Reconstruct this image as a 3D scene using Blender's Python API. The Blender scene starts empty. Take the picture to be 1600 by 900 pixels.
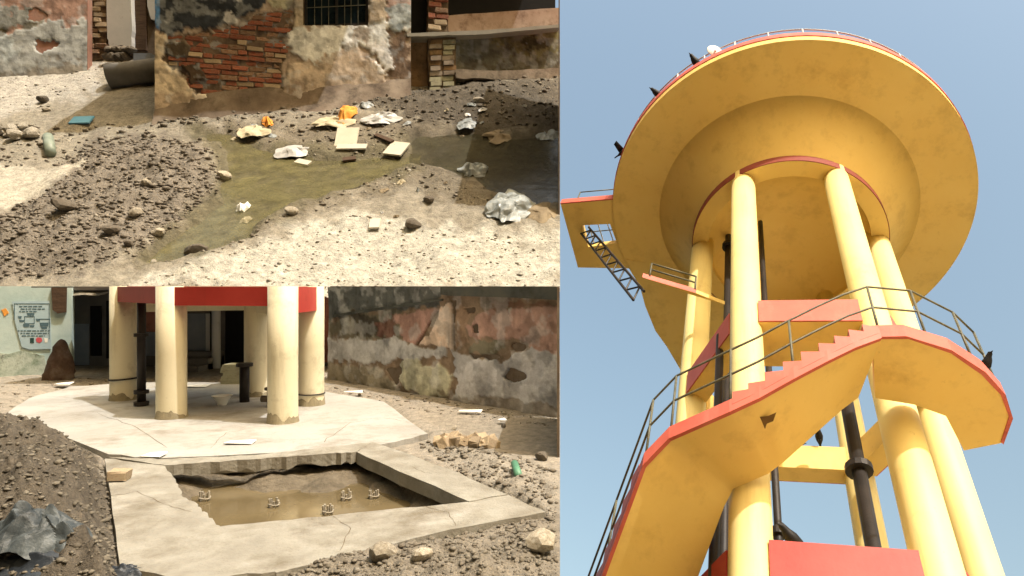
import bpy, bmesh, math, random
import numpy as np
from mathutils import Vector, Matrix

random.seed(7)
rng = np.random.default_rng(7)
SC = bpy.context.scene
COL = SC.collection

# ------------------------------------------------------------------ camera
F = 1100.0                      # focal length in photo pixels (1600 wide)
CX, CY = 875.0, 447.0           # principal point
CAMZ = 1.5
cam = bpy.data.cameras.new('camera')
cam.sensor_width = 36.0
cam.lens = 36.0 * F / 1600.0
cam.shift_x = (800 - CX) / 1600.0
cam.shift_y = (CY - 450) / 1600.0
cam.clip_end = 3000
camo = bpy.data.objects.new('camera', cam)
camo.location = (0, 0, CAMZ)
camo.rotation_euler = (math.radians(90), 0, 0)
COL.objects.link(camo)
SC.camera = camo

# ------------------------------------------------------------------ light
SUN = Vector((0.36, -0.09, 0.93)).normalized()
TUP = Vector((0.1999, 0.8028, 0.5618)).normalized()   # the tower's own upright direction
world = bpy.data.worlds.new('World')
SC.world = world
world.use_nodes = True
nt = world.node_tree
bg = nt.nodes['Background']
sky = nt.nodes.new('ShaderNodeTexSky')
sky.sky_type = 'NISHITA'
sky.sun_disc = False
tc = nt.nodes.new('ShaderNodeTexCoord')
mp = nt.nodes.new('ShaderNodeMapping')
mp.vector_type = 'NORMAL'
qrot = TUP.rotation_difference(Vector((0, 0, 1)))      # the sky's zenith stands over the tower
mp.inputs['Rotation'].default_value = qrot.to_euler('XYZ')
sd = qrot @ SUN
sky.sun_elevation = math.asin(max(-1, min(1, sd.z)))
sky.sun_rotation = math.atan2(sd.x, sd.y)
sky.air_density = 2.5
sky.dust_density = 9.0
sky.ozone_density = 1.9
sky.altitude = 200
nt.links.new(tc.outputs['Generated'], mp.inputs['Vector'])
nt.links.new(mp.outputs['Vector'], sky.inputs['Vector'])
nt.links.new(sky.outputs['Color'], bg.inputs['Color'])
bg.inputs['Strength'].default_value = 0.15
sl = bpy.data.lights.new('sun', 'SUN')
sl.energy = 2.35
sl.angle = math.radians(0.5)
sl.color = (1.0, 0.985, 0.96)
so = bpy.data.objects.new('sun', sl)
so.rotation_euler = SUN.to_track_quat('Z', 'Y').to_euler()
so.location = (0, 0, 40)
COL.objects.link(so)
SC.view_settings.view_transform = 'Standard'
SC.view_settings.look = 'None'
SC.view_settings.gamma = 1.0
SC.view_settings.exposure = 0.9
SC.view_settings.use_curve_mapping = False

# ------------------------------------------------------------------ helpers
def lin(v):
    v = v / 255.0
    return v / 12.92 if v <= 0.04045 else ((v + 0.055) / 1.055) ** 2.4

def S(r, g, b, k=1.0):
    return (min(lin(r) * k, 0.9), min(lin(g) * k, 0.9), min(lin(b) * k, 0.9), 1.0)

def _h(ix, iy, iz, s):
    n = (ix * 374761393 + iy * 668265263 + iz * 2147483647 + s * 1274126177) & 0xFFFFFFFF
    n = ((n ^ (n >> 13)) * 1274126177) & 0xFFFFFFFF
    n = n ^ (n >> 16)
    return (n & 0xFFFF) / 65535.0

def vnoise(x, y, z=None, s=0):
    x = np.asarray(x, float); y = np.asarray(y, float)
    z = np.zeros_like(x) if z is None else np.asarray(z, float)
    ix, iy, iz = np.floor(x).astype(np.int64), np.floor(y).astype(np.int64), np.floor(z).astype(np.int64)
    fx, fy, fz = x - ix, y - iy, z - iz
    fx, fy, fz = fx*fx*(3-2*fx), fy*fy*(3-2*fy), fz*fz*(3-2*fz)
    r = 0
    for a in (0, 1):
        for b in (0, 1):
            for c in (0, 1):
                w = (fx if a else 1-fx) * (fy if b else 1-fy) * (fz if c else 1-fz)
                r = r + w * _h(ix+a, iy+b, iz+c, s)
    return r * 2 - 1

def fbm(x, y, z=None, o=4, s=0):
    r, a, f = 0, 1.0, 1.0
    for k in range(o):
        r = r + a * vnoise(np.asarray(x)*f, np.asarray(y)*f, None if z is None else np.asarray(z)*f, s + 17*k)
        a *= 0.5; f *= 2.03
    return r

def polydist(px, py, poly):
    """signed distance in pixels, positive inside"""
    px = np.asarray(px, float); py = np.asarray(py, float)
    ins = np.zeros(px.shape, bool); dm = np.full(px.shape, 1e9)
    n = len(poly)
    for i in range(n):
        x0, y0 = poly[i]; x1, y1 = poly[(i+1) % n]
        c = ((y0 > py) != (y1 > py)) & (px < (x1-x0) * (py-y0) / ((y1-y0) if y1 != y0 else 1e-9) + x0)
        ins ^= c
        dx, dy = x1-x0, y1-y0
        t = np.clip(((px-x0)*dx + (py-y0)*dy) / (dx*dx+dy*dy+1e-12), 0, 1)
        dm = np.minimum(dm, np.hypot(px-x0-t*dx, py-y0-t*dy))
    return np.where(ins, dm, -dm)

def sstep(a, b, x):
    t = np.clip((x-a)/(b-a), 0, 1)
    return t*t*(3-2*t)

def mesh(name, verts, faces, mat=None, smooth=False):
    me = bpy.data.meshes.new(name)
    me.from_pydata([tuple(v) for v in verts], [], faces)
    me.update()
    if mat:
        me.materials.append(mat)
    if smooth:
        me.polygons.foreach_set('use_smooth', [True]*len(me.polygons))
    return me

def bigmesh(name, V, Q, mat, smooth=True):
    me = bpy.data.meshes.new(name)
    V = np.asarray(V, np.float32); Q = np.asarray(Q, np.int32)
    k = Q.shape[1]
    me.vertices.add(len(V)); me.vertices.foreach_set('co', V.ravel())
    me.loops.add(Q.size); me.loops.foreach_set('vertex_index', Q.ravel())
    me.polygons.add(len(Q)); me.polygons.foreach_set('loop_start', np.arange(0, Q.size, k, dtype=np.int32))
    me.update(calc_edges=True)
    me.validate()
    me.materials.append(mat)
    if smooth:
        me.polygons.foreach_set('use_smooth', np.ones(len(me.polygons), bool))
    return me

def link(name, me, parent=None, loc=None):
    o = bpy.data.objects.new(name, me)
    COL.objects.link(o)
    if parent is not None:
        o.parent = parent
    if loc is not None:
        o.location = loc
    return o

def tag(o, label=None, cat=None, group=None, kind=None):
    if label: o['label'] = label
    if cat: o['category'] = cat
    if group: o['group'] = group
    if kind: o['kind'] = kind
    return o

def empty(name, loc, label, cat, group=None):
    o = bpy.data.objects.new(name, None)
    o.empty_display_size = 0.2
    COL.objects.link(o); o.location = loc
    return tag(o, label, cat, group)

def part(name, verts, faces, mat, root, smooth=False, base=None):
    """verts in world coordinates, root is an unrotated empty (or None)"""
    off = Vector(root_loc(root)) if root is not None else Vector((0, 0, 0))
    me = mesh(name, [Vector(v) - off for v in verts], faces, mat, smooth)
    return link(name, me, root)

def root_loc(o):
    l = Vector((0, 0, 0))
    while o is not None:
        l += o.location; o = o.parent
    return l

def single(name, verts, faces, mat, label=None, cat=None, group=None, kind=None, smooth=False):
    vs = [Vector(v) for v in verts]
    zmin = min(v.z for v in vs)
    c = Vector((sum(v.x for v in vs)/len(vs), sum(v.y for v in vs)/len(vs), zmin))
    o = link(name, mesh(name, [v-c for v in vs], faces, mat, smooth), None, c)
    return tag(o, label, cat, group, kind)

# ---- shape makers return (verts, faces)
def boxg(x0, x1, y0, y1, z0, z1):
    v = [(x, y, z) for z in (z0, z1) for y in (y0, y1) for x in (x0, x1)]
    f = [(0,2,3,1), (4,5,7,6), (0,1,5,4), (2,6,7,3), (0,4,6,2), (1,3,7,5)]
    return v, f

def prism(bottom, top):
    n = len(bottom)
    v = list(bottom) + list(top)
    f = [tuple(reversed(range(n))), tuple(range(n, 2*n))]
    for i in range(n):
        j = (i+1) % n
        f.append((i, j, n+j, n+i))
    return v, f

def tube(pts, r, seg=8, cap=True):
    pts = [Vector(p) for p in pts]
    rs = r if isinstance(r, (list, tuple)) else [r]*len(pts)
    v, f = [], []
    prev = None
    for i, p in enumerate(pts):
        d = (pts[min(i+1, len(pts)-1)] - pts[max(i-1, 0)]).normalized()
        if prev is None:
            a = d.orthogonal().normalized()
        else:
            a = (prev - d*prev.dot(d)).normalized()
        prev = a
        b = d.cross(a)
        for k in range(seg):
            t = 2*math.pi*k/seg
            v.append(p + (a*math.cos(t) + b*math.sin(t))*rs[i])
    for i in range(len(pts)-1):
        for k in range(seg):
            k2 = (k+1) % seg
            f.append((i*seg+k, i*seg+k2, (i+1)*seg+k2, (i+1)*seg+k))
    if cap:
        f.append(tuple(reversed(range(seg))))
        f.append(tuple(range((len(pts)-1)*seg, len(pts)*seg)))
    return v, f

def lathe(prof, seg=72, a0=0.0, a1=2*math.pi):
    full = abs(a1-a0-2*math.pi) < 1e-6
    m = seg if full else seg+1
    v = [(r*math.cos(a0+(a1-a0)*k/seg), r*math.sin(a0+(a1-a0)*k/seg), z) for r, z in prof for k in range(m)]
    f = []
    for i in range(len(prof)-1):
        for k in range(seg):
            k2 = (k+1) % m
            f.append((i*m+k, i*m+k2, (i+1)*m+k2, (i+1)*m+k))
    return v, f

def merge(*gs):
    v, f = [], []
    for a, b in gs:
        o = len(v)
        v += list(a); f += [tuple(i+o for i in q) for q in b]
    return v, f

# ------------------------------------------------------------------ materials
MATS = {}
def mat(name, cols, scale=3.0, rough=0.85, bump=0.3, bscale=None, detail=8.0, spec=0.3, metal=0.0, lo=0.3, hi=0.7, rnd=0.0, dirt=None, bdist=0.02, streak=None):
    """noise through a colour ramp, an optional second dirt noise, noise bump"""
    m = bpy.data.materials.new(name); m.use_nodes = True
    t = m.node_tree; N = t.nodes; L = t.links
    p = N['Principled BSDF']
    p.inputs['Roughness'].default_value = rough
    p.inputs['Metallic'].default_value = metal
    p.inputs['Specular IOR Level'].default_value = spec
    co = N.new('ShaderNodeTexCoord')
    ns = N.new('ShaderNodeTexNoise'); ns.inputs['Scale'].default_value = scale
    ns.inputs['Detail'].default_value = detail; ns.inputs['Roughness'].default_value = 0.62
    L.new(co.outputs['Object'], ns.inputs['Vector'])
    if streak:
        mpn = N.new('ShaderNodeMapping'); mpn.inputs['Scale'].default_value = streak
        L.new(co.outputs['Object'], mpn.inputs['Vector']); L.new(mpn.outputs['Vector'], ns.inputs['Vector'])
    r = N.new('ShaderNodeValToRGB')
    L.new(ns.outputs['Fac'], r.inputs['Fac'])
    el = r.color_ramp.elements
    n = len(cols)
    if n == 1:
        cols = [cols[0], cols[0]]; n = 2
    el[0].position = lo; el[0].color = cols[0]
    el[1].position = hi; el[1].color = cols[-1]
    for i in range(1, n-1):
        e = el.new(lo + (hi-lo)*i/(n-1)); e.color = cols[i]
    out = r.outputs['Color']
    if dirt:
        dc, dscale, dlo, dhi = dirt
        dn = N.new('ShaderNodeTexNoise'); dn.inputs['Scale'].default_value = dscale
        dn.inputs['Detail'].default_value = 10; dn.inputs['Roughness'].default_value = 0.7
        L.new(co.outputs['Object'], dn.inputs['Vector'])
        dm = N.new('ShaderNodeMapRange'); dm.inputs['From Min'].default_value = dlo; dm.inputs['From Max'].default_value = dhi
        L.new(dn.outputs['Fac'], dm.inputs['Value'])
        mx = N.new('ShaderNodeMixRGB'); mx.inputs['Color2'].default_value = dc
        L.new(dm.outputs['Result'], mx.inputs['Fac']); L.new(out, mx.inputs['Color1'])
        out = mx.outputs['Color']
    if rnd:
        oi = N.new('ShaderNodeObjectInfo')
        hs = N.new('ShaderNodeHueSaturation')
        mr = N.new('ShaderNodeMapRange'); mr.inputs['To Min'].default_value = 1-rnd; mr.inputs['To Max'].default_value = 1+rnd
        L.new(oi.outputs['Random'], mr.inputs['Value']); L.new(mr.outputs['Result'], hs.inputs['Value'])
        L.new(out, hs.inputs['Color']); out = hs.outputs['Color']
    L.new(out, p.inputs['Base Color'])
    if bump:
        bn = N.new('ShaderNodeTexNoise'); bn.inputs['Scale'].default_value = bscale or scale*6
        bn.inputs['Detail'].default_value = 8; bn.inputs['Roughness'].default_value = 0.65
        L.new(co.outputs['Object'], bn.inputs['Vector'])
        b = N.new('ShaderNodeBump'); b.inputs['Strength'].default_value = bump; b.inputs['Distance'].default_value = bdist
        L.new(bn.outputs['Fac'], b.inputs['Height']); L.new(b.outputs['Normal'], p.inputs['Normal'])
    MATS[name] = m
    return m

def add_streaks(m, col, amount, sc=(2.2, 2.2, 0.22), lo=0.52, hi=0.8):
    """rain streaks running down painted concrete, plus fine spots of worn paint"""
    t = m.node_tree; N = t.nodes; L = t.links; p = N['Principled BSDF']
    src = p.inputs['Base Color'].links[0].from_socket
    co = N.new('ShaderNodeTexCoord'); mp_ = N.new('ShaderNodeMapping'); mp_.inputs['Scale'].default_value = sc
    n = N.new('ShaderNodeTexNoise'); n.inputs['Scale'].default_value = 2.0; n.inputs['Detail'].default_value = 9; n.inputs['Roughness'].default_value = 0.68
    L.new(co.outputs['Object'], mp_.inputs['Vector']); L.new(mp_.outputs['Vector'], n.inputs['Vector'])
    r = N.new('ShaderNodeMapRange'); r.inputs['From Min'].default_value = lo; r.inputs['From Max'].default_value = hi; r.inputs['To Max'].default_value = amount
    L.new(n.outputs['Fac'], r.inputs['Value'])
    x = N.new('ShaderNodeMixRGB'); x.inputs['Color2'].default_value = col
    L.new(r.outputs['Result'], x.inputs['Fac']); L.new(src, x.inputs['Color1'])
    n2 = N.new('ShaderNodeTexNoise'); n2.inputs['Scale'].default_value = 14; n2.inputs['Detail'].default_value = 6; n2.inputs['Roughness'].default_value = 0.75
    L.new(co.outputs['Object'], n2.inputs['Vector'])
    r2 = N.new('ShaderNodeMapRange'); r2.inputs['From Min'].default_value = 0.64; r2.inputs['From Max'].default_value = 0.74; r2.inputs['To Max'].default_value = amount*0.8
    L.new(n2.outputs['Fac'], r2.inputs['Value'])
    x2 = N.new('ShaderNodeMixRGB'); x2.inputs['Color2'].default_value = tuple(c*0.7 for c in col[:3]) + (1,)
    L.new(r2.outputs['Result'], x2.inputs['Fac']); L.new(x.outputs['Color'], x2.inputs['Color1'])
    L.new(x2.outputs['Color'], p.inputs['Base Color'])

def earth_mat(name, bscale, bump, bdist, vscale):
    """ground whose soil kinds come from the colour attribute, broken up by grain"""
    m = bpy.data.materials.new(name); m.use_nodes = True
    t = m.node_tree; N = t.nodes; L = t.links
    p = N['Principled BSDF']; p.inputs['Specular IOR Level'].default_value = 0.15
    p.inputs['Roughness'].default_value = 0.95
    at = N.new('ShaderNodeAttribute'); at.attribute_name = 'soil'
    co = N.new('ShaderNodeTexCoord')
    ns = N.new('ShaderNodeTexNoise'); ns.inputs['Scale'].default_value = vscale; ns.inputs['Detail'].default_value = 12
    ns.inputs['Roughness'].default_value = 0.75
    L.new(co.outputs['Object'], ns.inputs['Vector'])
    mr = N.new('ShaderNodeMapRange'); mr.inputs['From Min'].default_value = 0.25; mr.inputs['From Max'].default_value = 0.75
    mr.inputs['To Min'].default_value = 0.45; mr.inputs['To Max'].default_value = 1.5
    L.new(ns.outputs['Fac'], mr.inputs['Value'])
    mu = N.new('ShaderNodeMixRGB'); mu.blend_type = 'MULTIPLY'; mu.inputs['Fac'].default_value = 1
    L.new(at.outputs['Color'], mu.inputs['Color1']); L.new(mr.outputs['Result'], mu.inputs['Color2'])
    L.new(mu.outputs['Color'], p.inputs['Base Color'])
    bn = N.new('ShaderNodeTexNoise'); bn.inputs['Scale'].default_value = bscale; bn.inputs['Detail'].default_value = 10
    bn.inputs['Roughness'].default_value = 0.7
    L.new(co.outputs['Object'], bn.inputs['Vector'])
    b = N.new('ShaderNodeBump'); b.inputs['Strength'].default_value = bump; b.inputs['Distance'].default_value = bdist
    L.new(bn.outputs['Fac'], b.inputs['Height']); L.new(b.outputs['Normal'], p.inputs['Normal'])
    return m

K = 0.62        # sunlit photo tone -> reflectance
def c3(r, g, b, k=K):
    return S(r, g, b, k)

M_earth_hill = earth_mat('hillside_earth', 9.0, 0.9, 0.08, 5.0)
M_earth_yard = earth_mat('yard_earth', 22.0, 0.9, 0.04, 10.0)
M_clod = mat('clod', [c3(111,102,89), c3(155,145,130), c3(197,190,175)], 8, bump=0.5, rnd=0.35, lo=0.3, hi=0.75)
M_clod_dark = mat('dark_clod', [c3(110,102,91), c3(143,133,120), c3(188,180,166)], 5, bump=0.5, rnd=0.3)
M_clod_pale = mat('pale_clod', [c3(194,187,173), c3(156,147,132), c3(197,190,175), c3(230,226,215)], 8, bump=0.4, rnd=0.2)
M_clod_deep = mat('deep_brown_clod', [c3(90,82,72), c3(119,112,99), c3(153,145,131)], 5, bump=0.5, rnd=0.3)
M_stone = mat('stone', [c3(150,138,118), c3(195,184,164), c3(225,218,202)], 6, bump=0.5, rnd=0.25)
M_stone_dark = mat('dark_stone', [c3(98,90,80), c3(130,120,106)], 6, bump=0.4, rnd=0.2)
M_brick = mat('brick', [c3(112,80,62,.8), c3(146,106,84,.8), c3(170,138,112,.8)], 7, bump=0.7, rnd=0.3, dirt=(c3(160,140,116,.8), 4, 0.42, 0.62))
M_brick_red = mat('red_brick', [c3(126,66,48,.85), c3(156,88,66,.85), c3(170,112,88,.85)], 7, bump=0.7, rnd=0.25, dirt=(c3(138,112,92,.8), 4, 0.45, 0.68))
M_brick_tan = mat('tan_brick', [c3(158,140,114,.8), c3(186,168,140,.8), c3(166,138,114,.8)], 7, bump=0.5, rnd=0.3)
M_mortar = mat('mortar', [c3(105,86,66,.7), c3(150,130,105,.7)], 6, bump=0.6, bscale=30)
M_plaster_grey = mat('grey_plaster', [c3(120,118,112,.9), c3(165,165,162,.9), c3(190,190,188,.9)], 1.6, bump=0.4, bscale=14, dirt=(c3(100,92,78,.8), 2.6, 0.5, 0.75))
M_plaster_pink = mat('pink_plaster', [c3(150,108,92,.8), c3(175,132,116,.8), c3(160,140,128,.8)], 1.3, bump=0.35, bscale=12, dirt=(c3(110,84,68,.8), 2.5, 0.52, 0.75))
M_plaster_tan = mat('tan_plaster', [c3(125,112,97,.8), c3(163,150,134,.8), c3(186,175,161,.8)], 1.4, bump=0.4, bscale=12, dirt=(c3(88,78,66,.8), 2.2, 0.48, 0.72))
M_plaster_white = mat('white_plaster', [c3(171,175,177,.9), c3(211,214,215,.9), c3(226,228,228,.9)], 1.5, bump=0.3, bscale=12, dirt=(c3(137,130,119,.8), 3, 0.52, 0.78))
M_plaster_stain = mat('stained_plaster', [c3(91,78,67,.8), c3(122,108,94,.8), c3(153,140,125,.8)], 1.2, bump=0.4, bscale=10, dirt=(c3(69,60,51,.8), 2, 0.5, 0.72))
M_plaster_moss = mat('mossy_plaster', [c3(98,97,87,.9), c3(130,129,116,.9), c3(137,133,104,.9)], 1.0, bump=0.3, bscale=10, dirt=(c3(81,83,58,.8), 1.6, 0.55, 0.8))
M_paint_navy = mat('navy_paint', [c3(44,50,62,.9), c3(64,72,86,.9), c3(88,94,104,.9)], 2.2, bump=0.3, bscale=16, rough=0.6, dirt=(c3(190,195,198,.8), 6, 0.66, 0.7))
M_paint_blue = mat('blue_paint', [c3(70,125,195,.9), c3(110,160,215,.9)], 4, bump=0.2, rough=0.6)
M_whitewash = mat('whitewash', [c3(226,228,228), c3(248,248,246)], 1.5, bump=0.2, bscale=20, dirt=(c3(150,140,128), 4, 0.6, 0.8))
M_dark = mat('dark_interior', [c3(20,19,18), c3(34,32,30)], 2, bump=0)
M_glass_dark = mat('dark_glass', [c3(20,28,32,.7), c3(40,56,64,.7)], 1.4, rough=0.12, bump=0, spec=0.5)
M_rust = mat('dark_iron', [c3(26,24,23), c3(48,44,40)], 8, rough=0.55, bump=0.2, metal=0.0)
M_hole = mat('exposed_rubble', [c3(62,50,34,.8), c3(100,84,58,.8), c3(84,66,46,.8)], 5, bump=0.8, bscale=16)
M_conc = mat('concrete', [c3(150,148,140,.85), c3(172,168,158,.85)], 2.5, bump=0.3, bscale=30)
M_pipe_conc = mat('pipe_concrete', [c3(112,110,106,.9), c3(140,136,130,.9)], 2.5, bump=0.2, bscale=30)
M_slab = mat('apron_concrete', [c3(190,188,182,.52), c3(214,213,208,.52), c3(226,225,222,.52)], 1.2, bump=0.35, bscale=26, dirt=(c3(168,160,146,.5), 2.4, 0.46, 0.72))
M_kerb = mat('pit_concrete', [c3(164,158,146,.52), c3(192,188,176,.52), c3(216,213,204,.52)], 1.8, bump=0.5, bscale=34, dirt=(c3(142,132,114,.5), 2.0, 0.44, 0.68))
M_cream = mat('cream_paint', [c3(226,216,184,.85), c3(236,228,200,.85)], 1.5, rough=0.6, bump=0.12, bscale=30, dirt=(c3(172,158,128,.8), 3.2, 0.55, 0.85))
M_yellow = mat('yellow_paint', [c3(244,206,114,.9), c3(250,216,128,.9)], 0.7, rough=0.55, bump=0.08, bscale=16, dirt=(c3(214,168,84,.85), 1.1, 0.56, 0.85))
M_colyellow = mat('pale_yellow_paint', [c3(248,226,150,.92), c3(250,232,164,.92)], 0.8, rough=0.55, bump=0.06, bscale=20, dirt=(c3(222,186,112,.85), 1.4, 0.58, 0.88))
M_red = mat('brick_red_paint', [c3(206,98,82,.85), c3(222,112,94,.85)], 1.6, rough=0.55, bump=0.08, bscale=20, dirt=(c3(178,78,62,.8), 2.0, 0.56, 0.82))
M_redbeam = mat('red_beam_paint', [c3(182,62,56,.85), c3(200,76,68,.85)], 2, rough=0.5, bump=0.08, bscale=20, dirt=(c3(150,50,46,.8), 2.5, 0.56, 0.82))
M_reddull = mat('dull_red_paint', [c3(140,66,54,.8), c3(160,78,64,.8)], 2, rough=0.6, bump=0.08, bscale=20)
M_grime = mat('grime', [c3(150,140,116,.7), c3(186,174,144,.7)], 9, bump=0.4)
M_rail = mat('rail_steel', [c3(88,88,74), c3(140,136,112)], 6, rough=0.5, bump=0.1)
M_railw = mat('white_rail', [c3(226,228,230)], 6, rough=0.5, bump=0)
M_black = mat('black_pipe', [c3(34,30,28,.9), c3(56,50,46,.9)], 4, rough=0.5, bump=0.2)
M_pipe_green = mat('green_plastic', [c3(80,130,105,.9), c3(100,148,122,.9)], 5, rough=0.45, bump=0.1)
M_pipe_grey = mat('grey_plastic', [c3(120,132,120,.9), c3(150,160,146,.9)], 5, rough=0.45, bump=0.1)
M_sack = mat('cream_sack', [c3(215,200,165), c3(238,228,200)], 5, bump=0.4, bscale=50)
M_orange = mat('orange_sack', [c3(226,140,50,.9), c3(240,176,90,.9)], 5, bump=0.3)
M_polywhite = mat('white_plastic', [c3(205,205,205), c3(240,240,238)], 4, rough=0.35, bump=0.2)
M_tile = mat('cream_tile', [c3(230,222,198), c3(242,236,218)], 3, rough=0.6, bump=0.1)
M_tarp = mat('blue_grey_tarp', [c3(50,55,58,.7), c3(76,83,87,.7), c3(108,116,120,.7)], 6, rough=0.42, bump=0.3)
M_tarp_dark = mat('dark_tarp', [c3(34,38,44,.9), c3(58,64,72,.9)], 3, rough=0.4, bump=0.3)
M_bag_grey = mat('silver_bag', [c3(150,158,160), c3(205,212,214)], 4, rough=0.3, bump=0.3)
M_mat_brown = mat('brown_mat', [c3(140,124,100), c3(176,160,132)], 4, bump=0.4)
M_cyan = mat('cyan_wall', [c3(170,196,196,.85), c3(200,220,218,.85), c3(214,228,224,.85)], 1.2, bump=0.2, bscale=16, dirt=(c3(150,160,150,.8), 2.0, 0.55, 0.8))
M_cyanflake = mat('flaking_wall', [c3(130,150,132,.85), c3(196,208,198,.85), c3(150,160,140,.85)], 4, bump=0.5, bscale=16, dirt=(c3(80,84,72,.8), 6, 0.55, 0.65))
M_signblue = mat('sign_blue', [c3(168,194,206,.9), c3(186,208,218,.9)], 3, bump=0.05)
M_ink = mat('sign_ink', [c3(84,110,122,.9)], 3, bump=0)
M_inkred = mat('sign_red', [c3(200,90,100,.9)], 3, bump=0)
M_inkgreen = mat('sign_green', [c3(40,70,66,.9)], 3, bump=0)
M_paper = mat('white_paper', [c3(238,238,232,.95), c3(246,246,242,.95)], 3, rough=0.7, bump=0.05)
M_bluecard = mat('blue_card', [c3(90,150,190,.9), c3(120,176,208,.9)], 3, bump=0.1)
M_violet = mat('violet_wall', [c3(120,128,140,.9), c3(150,156,166,.9)], 1.5, bump=0.2)
M_porch = mat('porch_wall', [c3(92,88,84,.9), c3(128,122,116,.9)], 1.5, bump=0.2)
M_wood = mat('old_wood', [c3(60,46,36,.9), c3(94,74,58,.9)], 3, bump=0.4, streak=(1, 1, 8))
M_mound = mat('brown_cloth', [c3(74,60,52,.8), c3(104,84,74,.8), c3(130,118,110,.8)], 6, bump=0.5)
M_leaf = mat('weed_leaf', [c3(70,84,40,.9), c3(110,118,60,.9)], 6, bump=0.1)
M_bird = mat('crow_black', [c3(22,22,24), c3(40,40,42)], 10, rough=0.6, bump=0.1)
add_streaks(M_colyellow, c3(206,170,104,.8), 0.5)
add_streaks(M_yellow, c3(190,146,72,.8), 0.45, (1.2, 1.2, 0.5))
add_streaks(M_red, c3(226,150,132,.8), 0.5, (1.5, 1.5, 0.6))
add_streaks(M_redbeam, c3(160,64,58,.8), 0.5)
add_streaks(M_cream, c3(168,150,116,.75), 0.6, (3, 3, 0.5))
M_yard2 = mat('tower_yard_soil', [c3(186,172,146,.85), c3(212,198,170,.85)], 0.4, bump=0.3)

M_damp = mat('damp_stain', [c3(120,92,56,.8), c3(150,116,70,.8)], 4, bump=0)

def water_mat(name, col, rough, wscale, bump, alpha=1.0):
    m = bpy.data.materials.new(name); m.use_nodes = True
    N = m.node_tree.nodes; L = m.node_tree.links; p = N['Principled BSDF']
    co = N.new('ShaderNodeTexCoord')
    n1 = N.new('ShaderNodeTexNoise'); n1.inputs['Scale'].default_value = wscale*0.35; n1.inputs['Detail'].default_value = 6
    L.new(co.outputs['Object'], n1.inputs['Vector'])
    r = N.new('ShaderNodeValToRGB'); L.new(n1.outputs['Fac'], r.inputs['Fac'])
    r.color_ramp.elements[0].position = 0.3; r.color_ramp.elements[0].color = tuple(c*0.72 for c in col[:3]) + (1,)
    r.color_ramp.elements[1].position = 0.7; r.color_ramp.elements[1].color = tuple(c*1.2 for c in col[:3]) + (1,)
    L.new(r.outputs['Color'], p.inputs['Base Color'])
    p.inputs['Roughness'].default_value = rough; p.inputs['Specular IOR Level'].default_value = 0.5
    if alpha < 1:
        n3 = N.new('ShaderNodeTexNoise'); n3.inputs['Scale'].default_value = wscale*0.22; n3.inputs['Detail'].default_value = 9; n3.inputs['Roughness'].default_value = 0.7
        L.new(co.outputs['Object'], n3.inputs['Vector'])
        ra = N.new('ShaderNodeMapRange'); ra.inputs['From Min'].default_value = 0.35; ra.inputs['From Max'].default_value = 0.65; ra.inputs['To Min'].default_value = alpha-0.3; ra.inputs['To Max'].default_value = min(1, alpha+0.25)
        L.new(n3.outputs['Fac'], ra.inputs['Value']); L.new(ra.outputs['Result'], p.inputs['Alpha'])
    b = N.new('ShaderNodeBump'); b.inputs['Strength'].default_value = bump; b.inputs['Distance'].default_value = 0.02
    n2 = N.new('ShaderNodeTexNoise'); n2.inputs['Scale'].default_value = wscale; n2.inputs['Detail'].default_value = 5
    L.new(co.outputs['Object'], n2.inputs['Vector'])
    L.new(n2.outputs['Fac'], b.inputs['Height']); L.new(b.outputs['Normal'], p.inputs['Normal'])
    return m
M_puddle = water_mat('muddy_puddle', c3(140,134,94,.68), 0.16, 9, 0.2, 0.48)
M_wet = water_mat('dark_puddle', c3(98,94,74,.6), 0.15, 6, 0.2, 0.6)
M_pitwater = water_mat('pit_water', c3(126,112,84,.6), 0.12, 5, 0.06)

# ================================================================== geometry of the two grounds
SLOPE, DHILL = 0.70, 12.6
TH = math.atan(SLOPE)
EX, EY, EN = Vector((1,0,0)), Vector((0, math.cos(TH), math.sin(TH))), Vector((0, -math.sin(TH), math.cos(TH)))

def ray(px, py):
    return Vector(((px-CX)/F, 1.0, (CY-py)/F))

def hill_plane(px, py):
    px = np.asarray(px, float); py = np.asarray(py, float)
    s = (CY-py)/F
    y = SLOPE*DHILL/(SLOPE-s)
    return (px-CX)/F*y, y, CAMZ + s*y

def yard_plane(px, py, z=0.0):
    px = np.asarray(px, float); py = np.asarray(py, float)
    y = (CAMZ-z)*F/(py-CY)
    return (px-CX)/F*y, y, np.full(y.shape, z) if hasattr(y, 'shape') else z

# ------------------------------------------------------------------ hillside relief and soils
H_HEAP = [(60,285),(150,225),(240,212),(325,232),(345,285),(300,340),(225,405),(120,440),(0,452),(-70,440),(-70,360),(20,345)]
H_PALE = [(235,452),(330,418),(420,382),(520,343),(640,352),(760,372),(880,385),(880,470),(180,470)]
H_PATCH = [(-70,268),(60,270),(128,276),(80,318),(-70,352)]
H_TOPL = [(-70,135),(165,103),(150,150),(0,190),(-70,205)]
H_PUD = [(305,212),(345,222),(360,262),(342,290),(345,318),(300,352),(262,380),(220,412),(262,420),(330,402),(395,368),(440,335),(500,308),(562,282),(610,268),(655,258),(655,246),(600,252),(560,254),(520,246),(470,248),(420,236),(370,222),(330,208)]
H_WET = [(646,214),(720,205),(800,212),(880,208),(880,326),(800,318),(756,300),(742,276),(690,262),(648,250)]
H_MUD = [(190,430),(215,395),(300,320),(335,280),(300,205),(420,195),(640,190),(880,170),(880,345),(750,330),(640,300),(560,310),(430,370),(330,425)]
H_BANK = [(560,160),(680,140),(880,118),(880,205),(640,205)]
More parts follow.
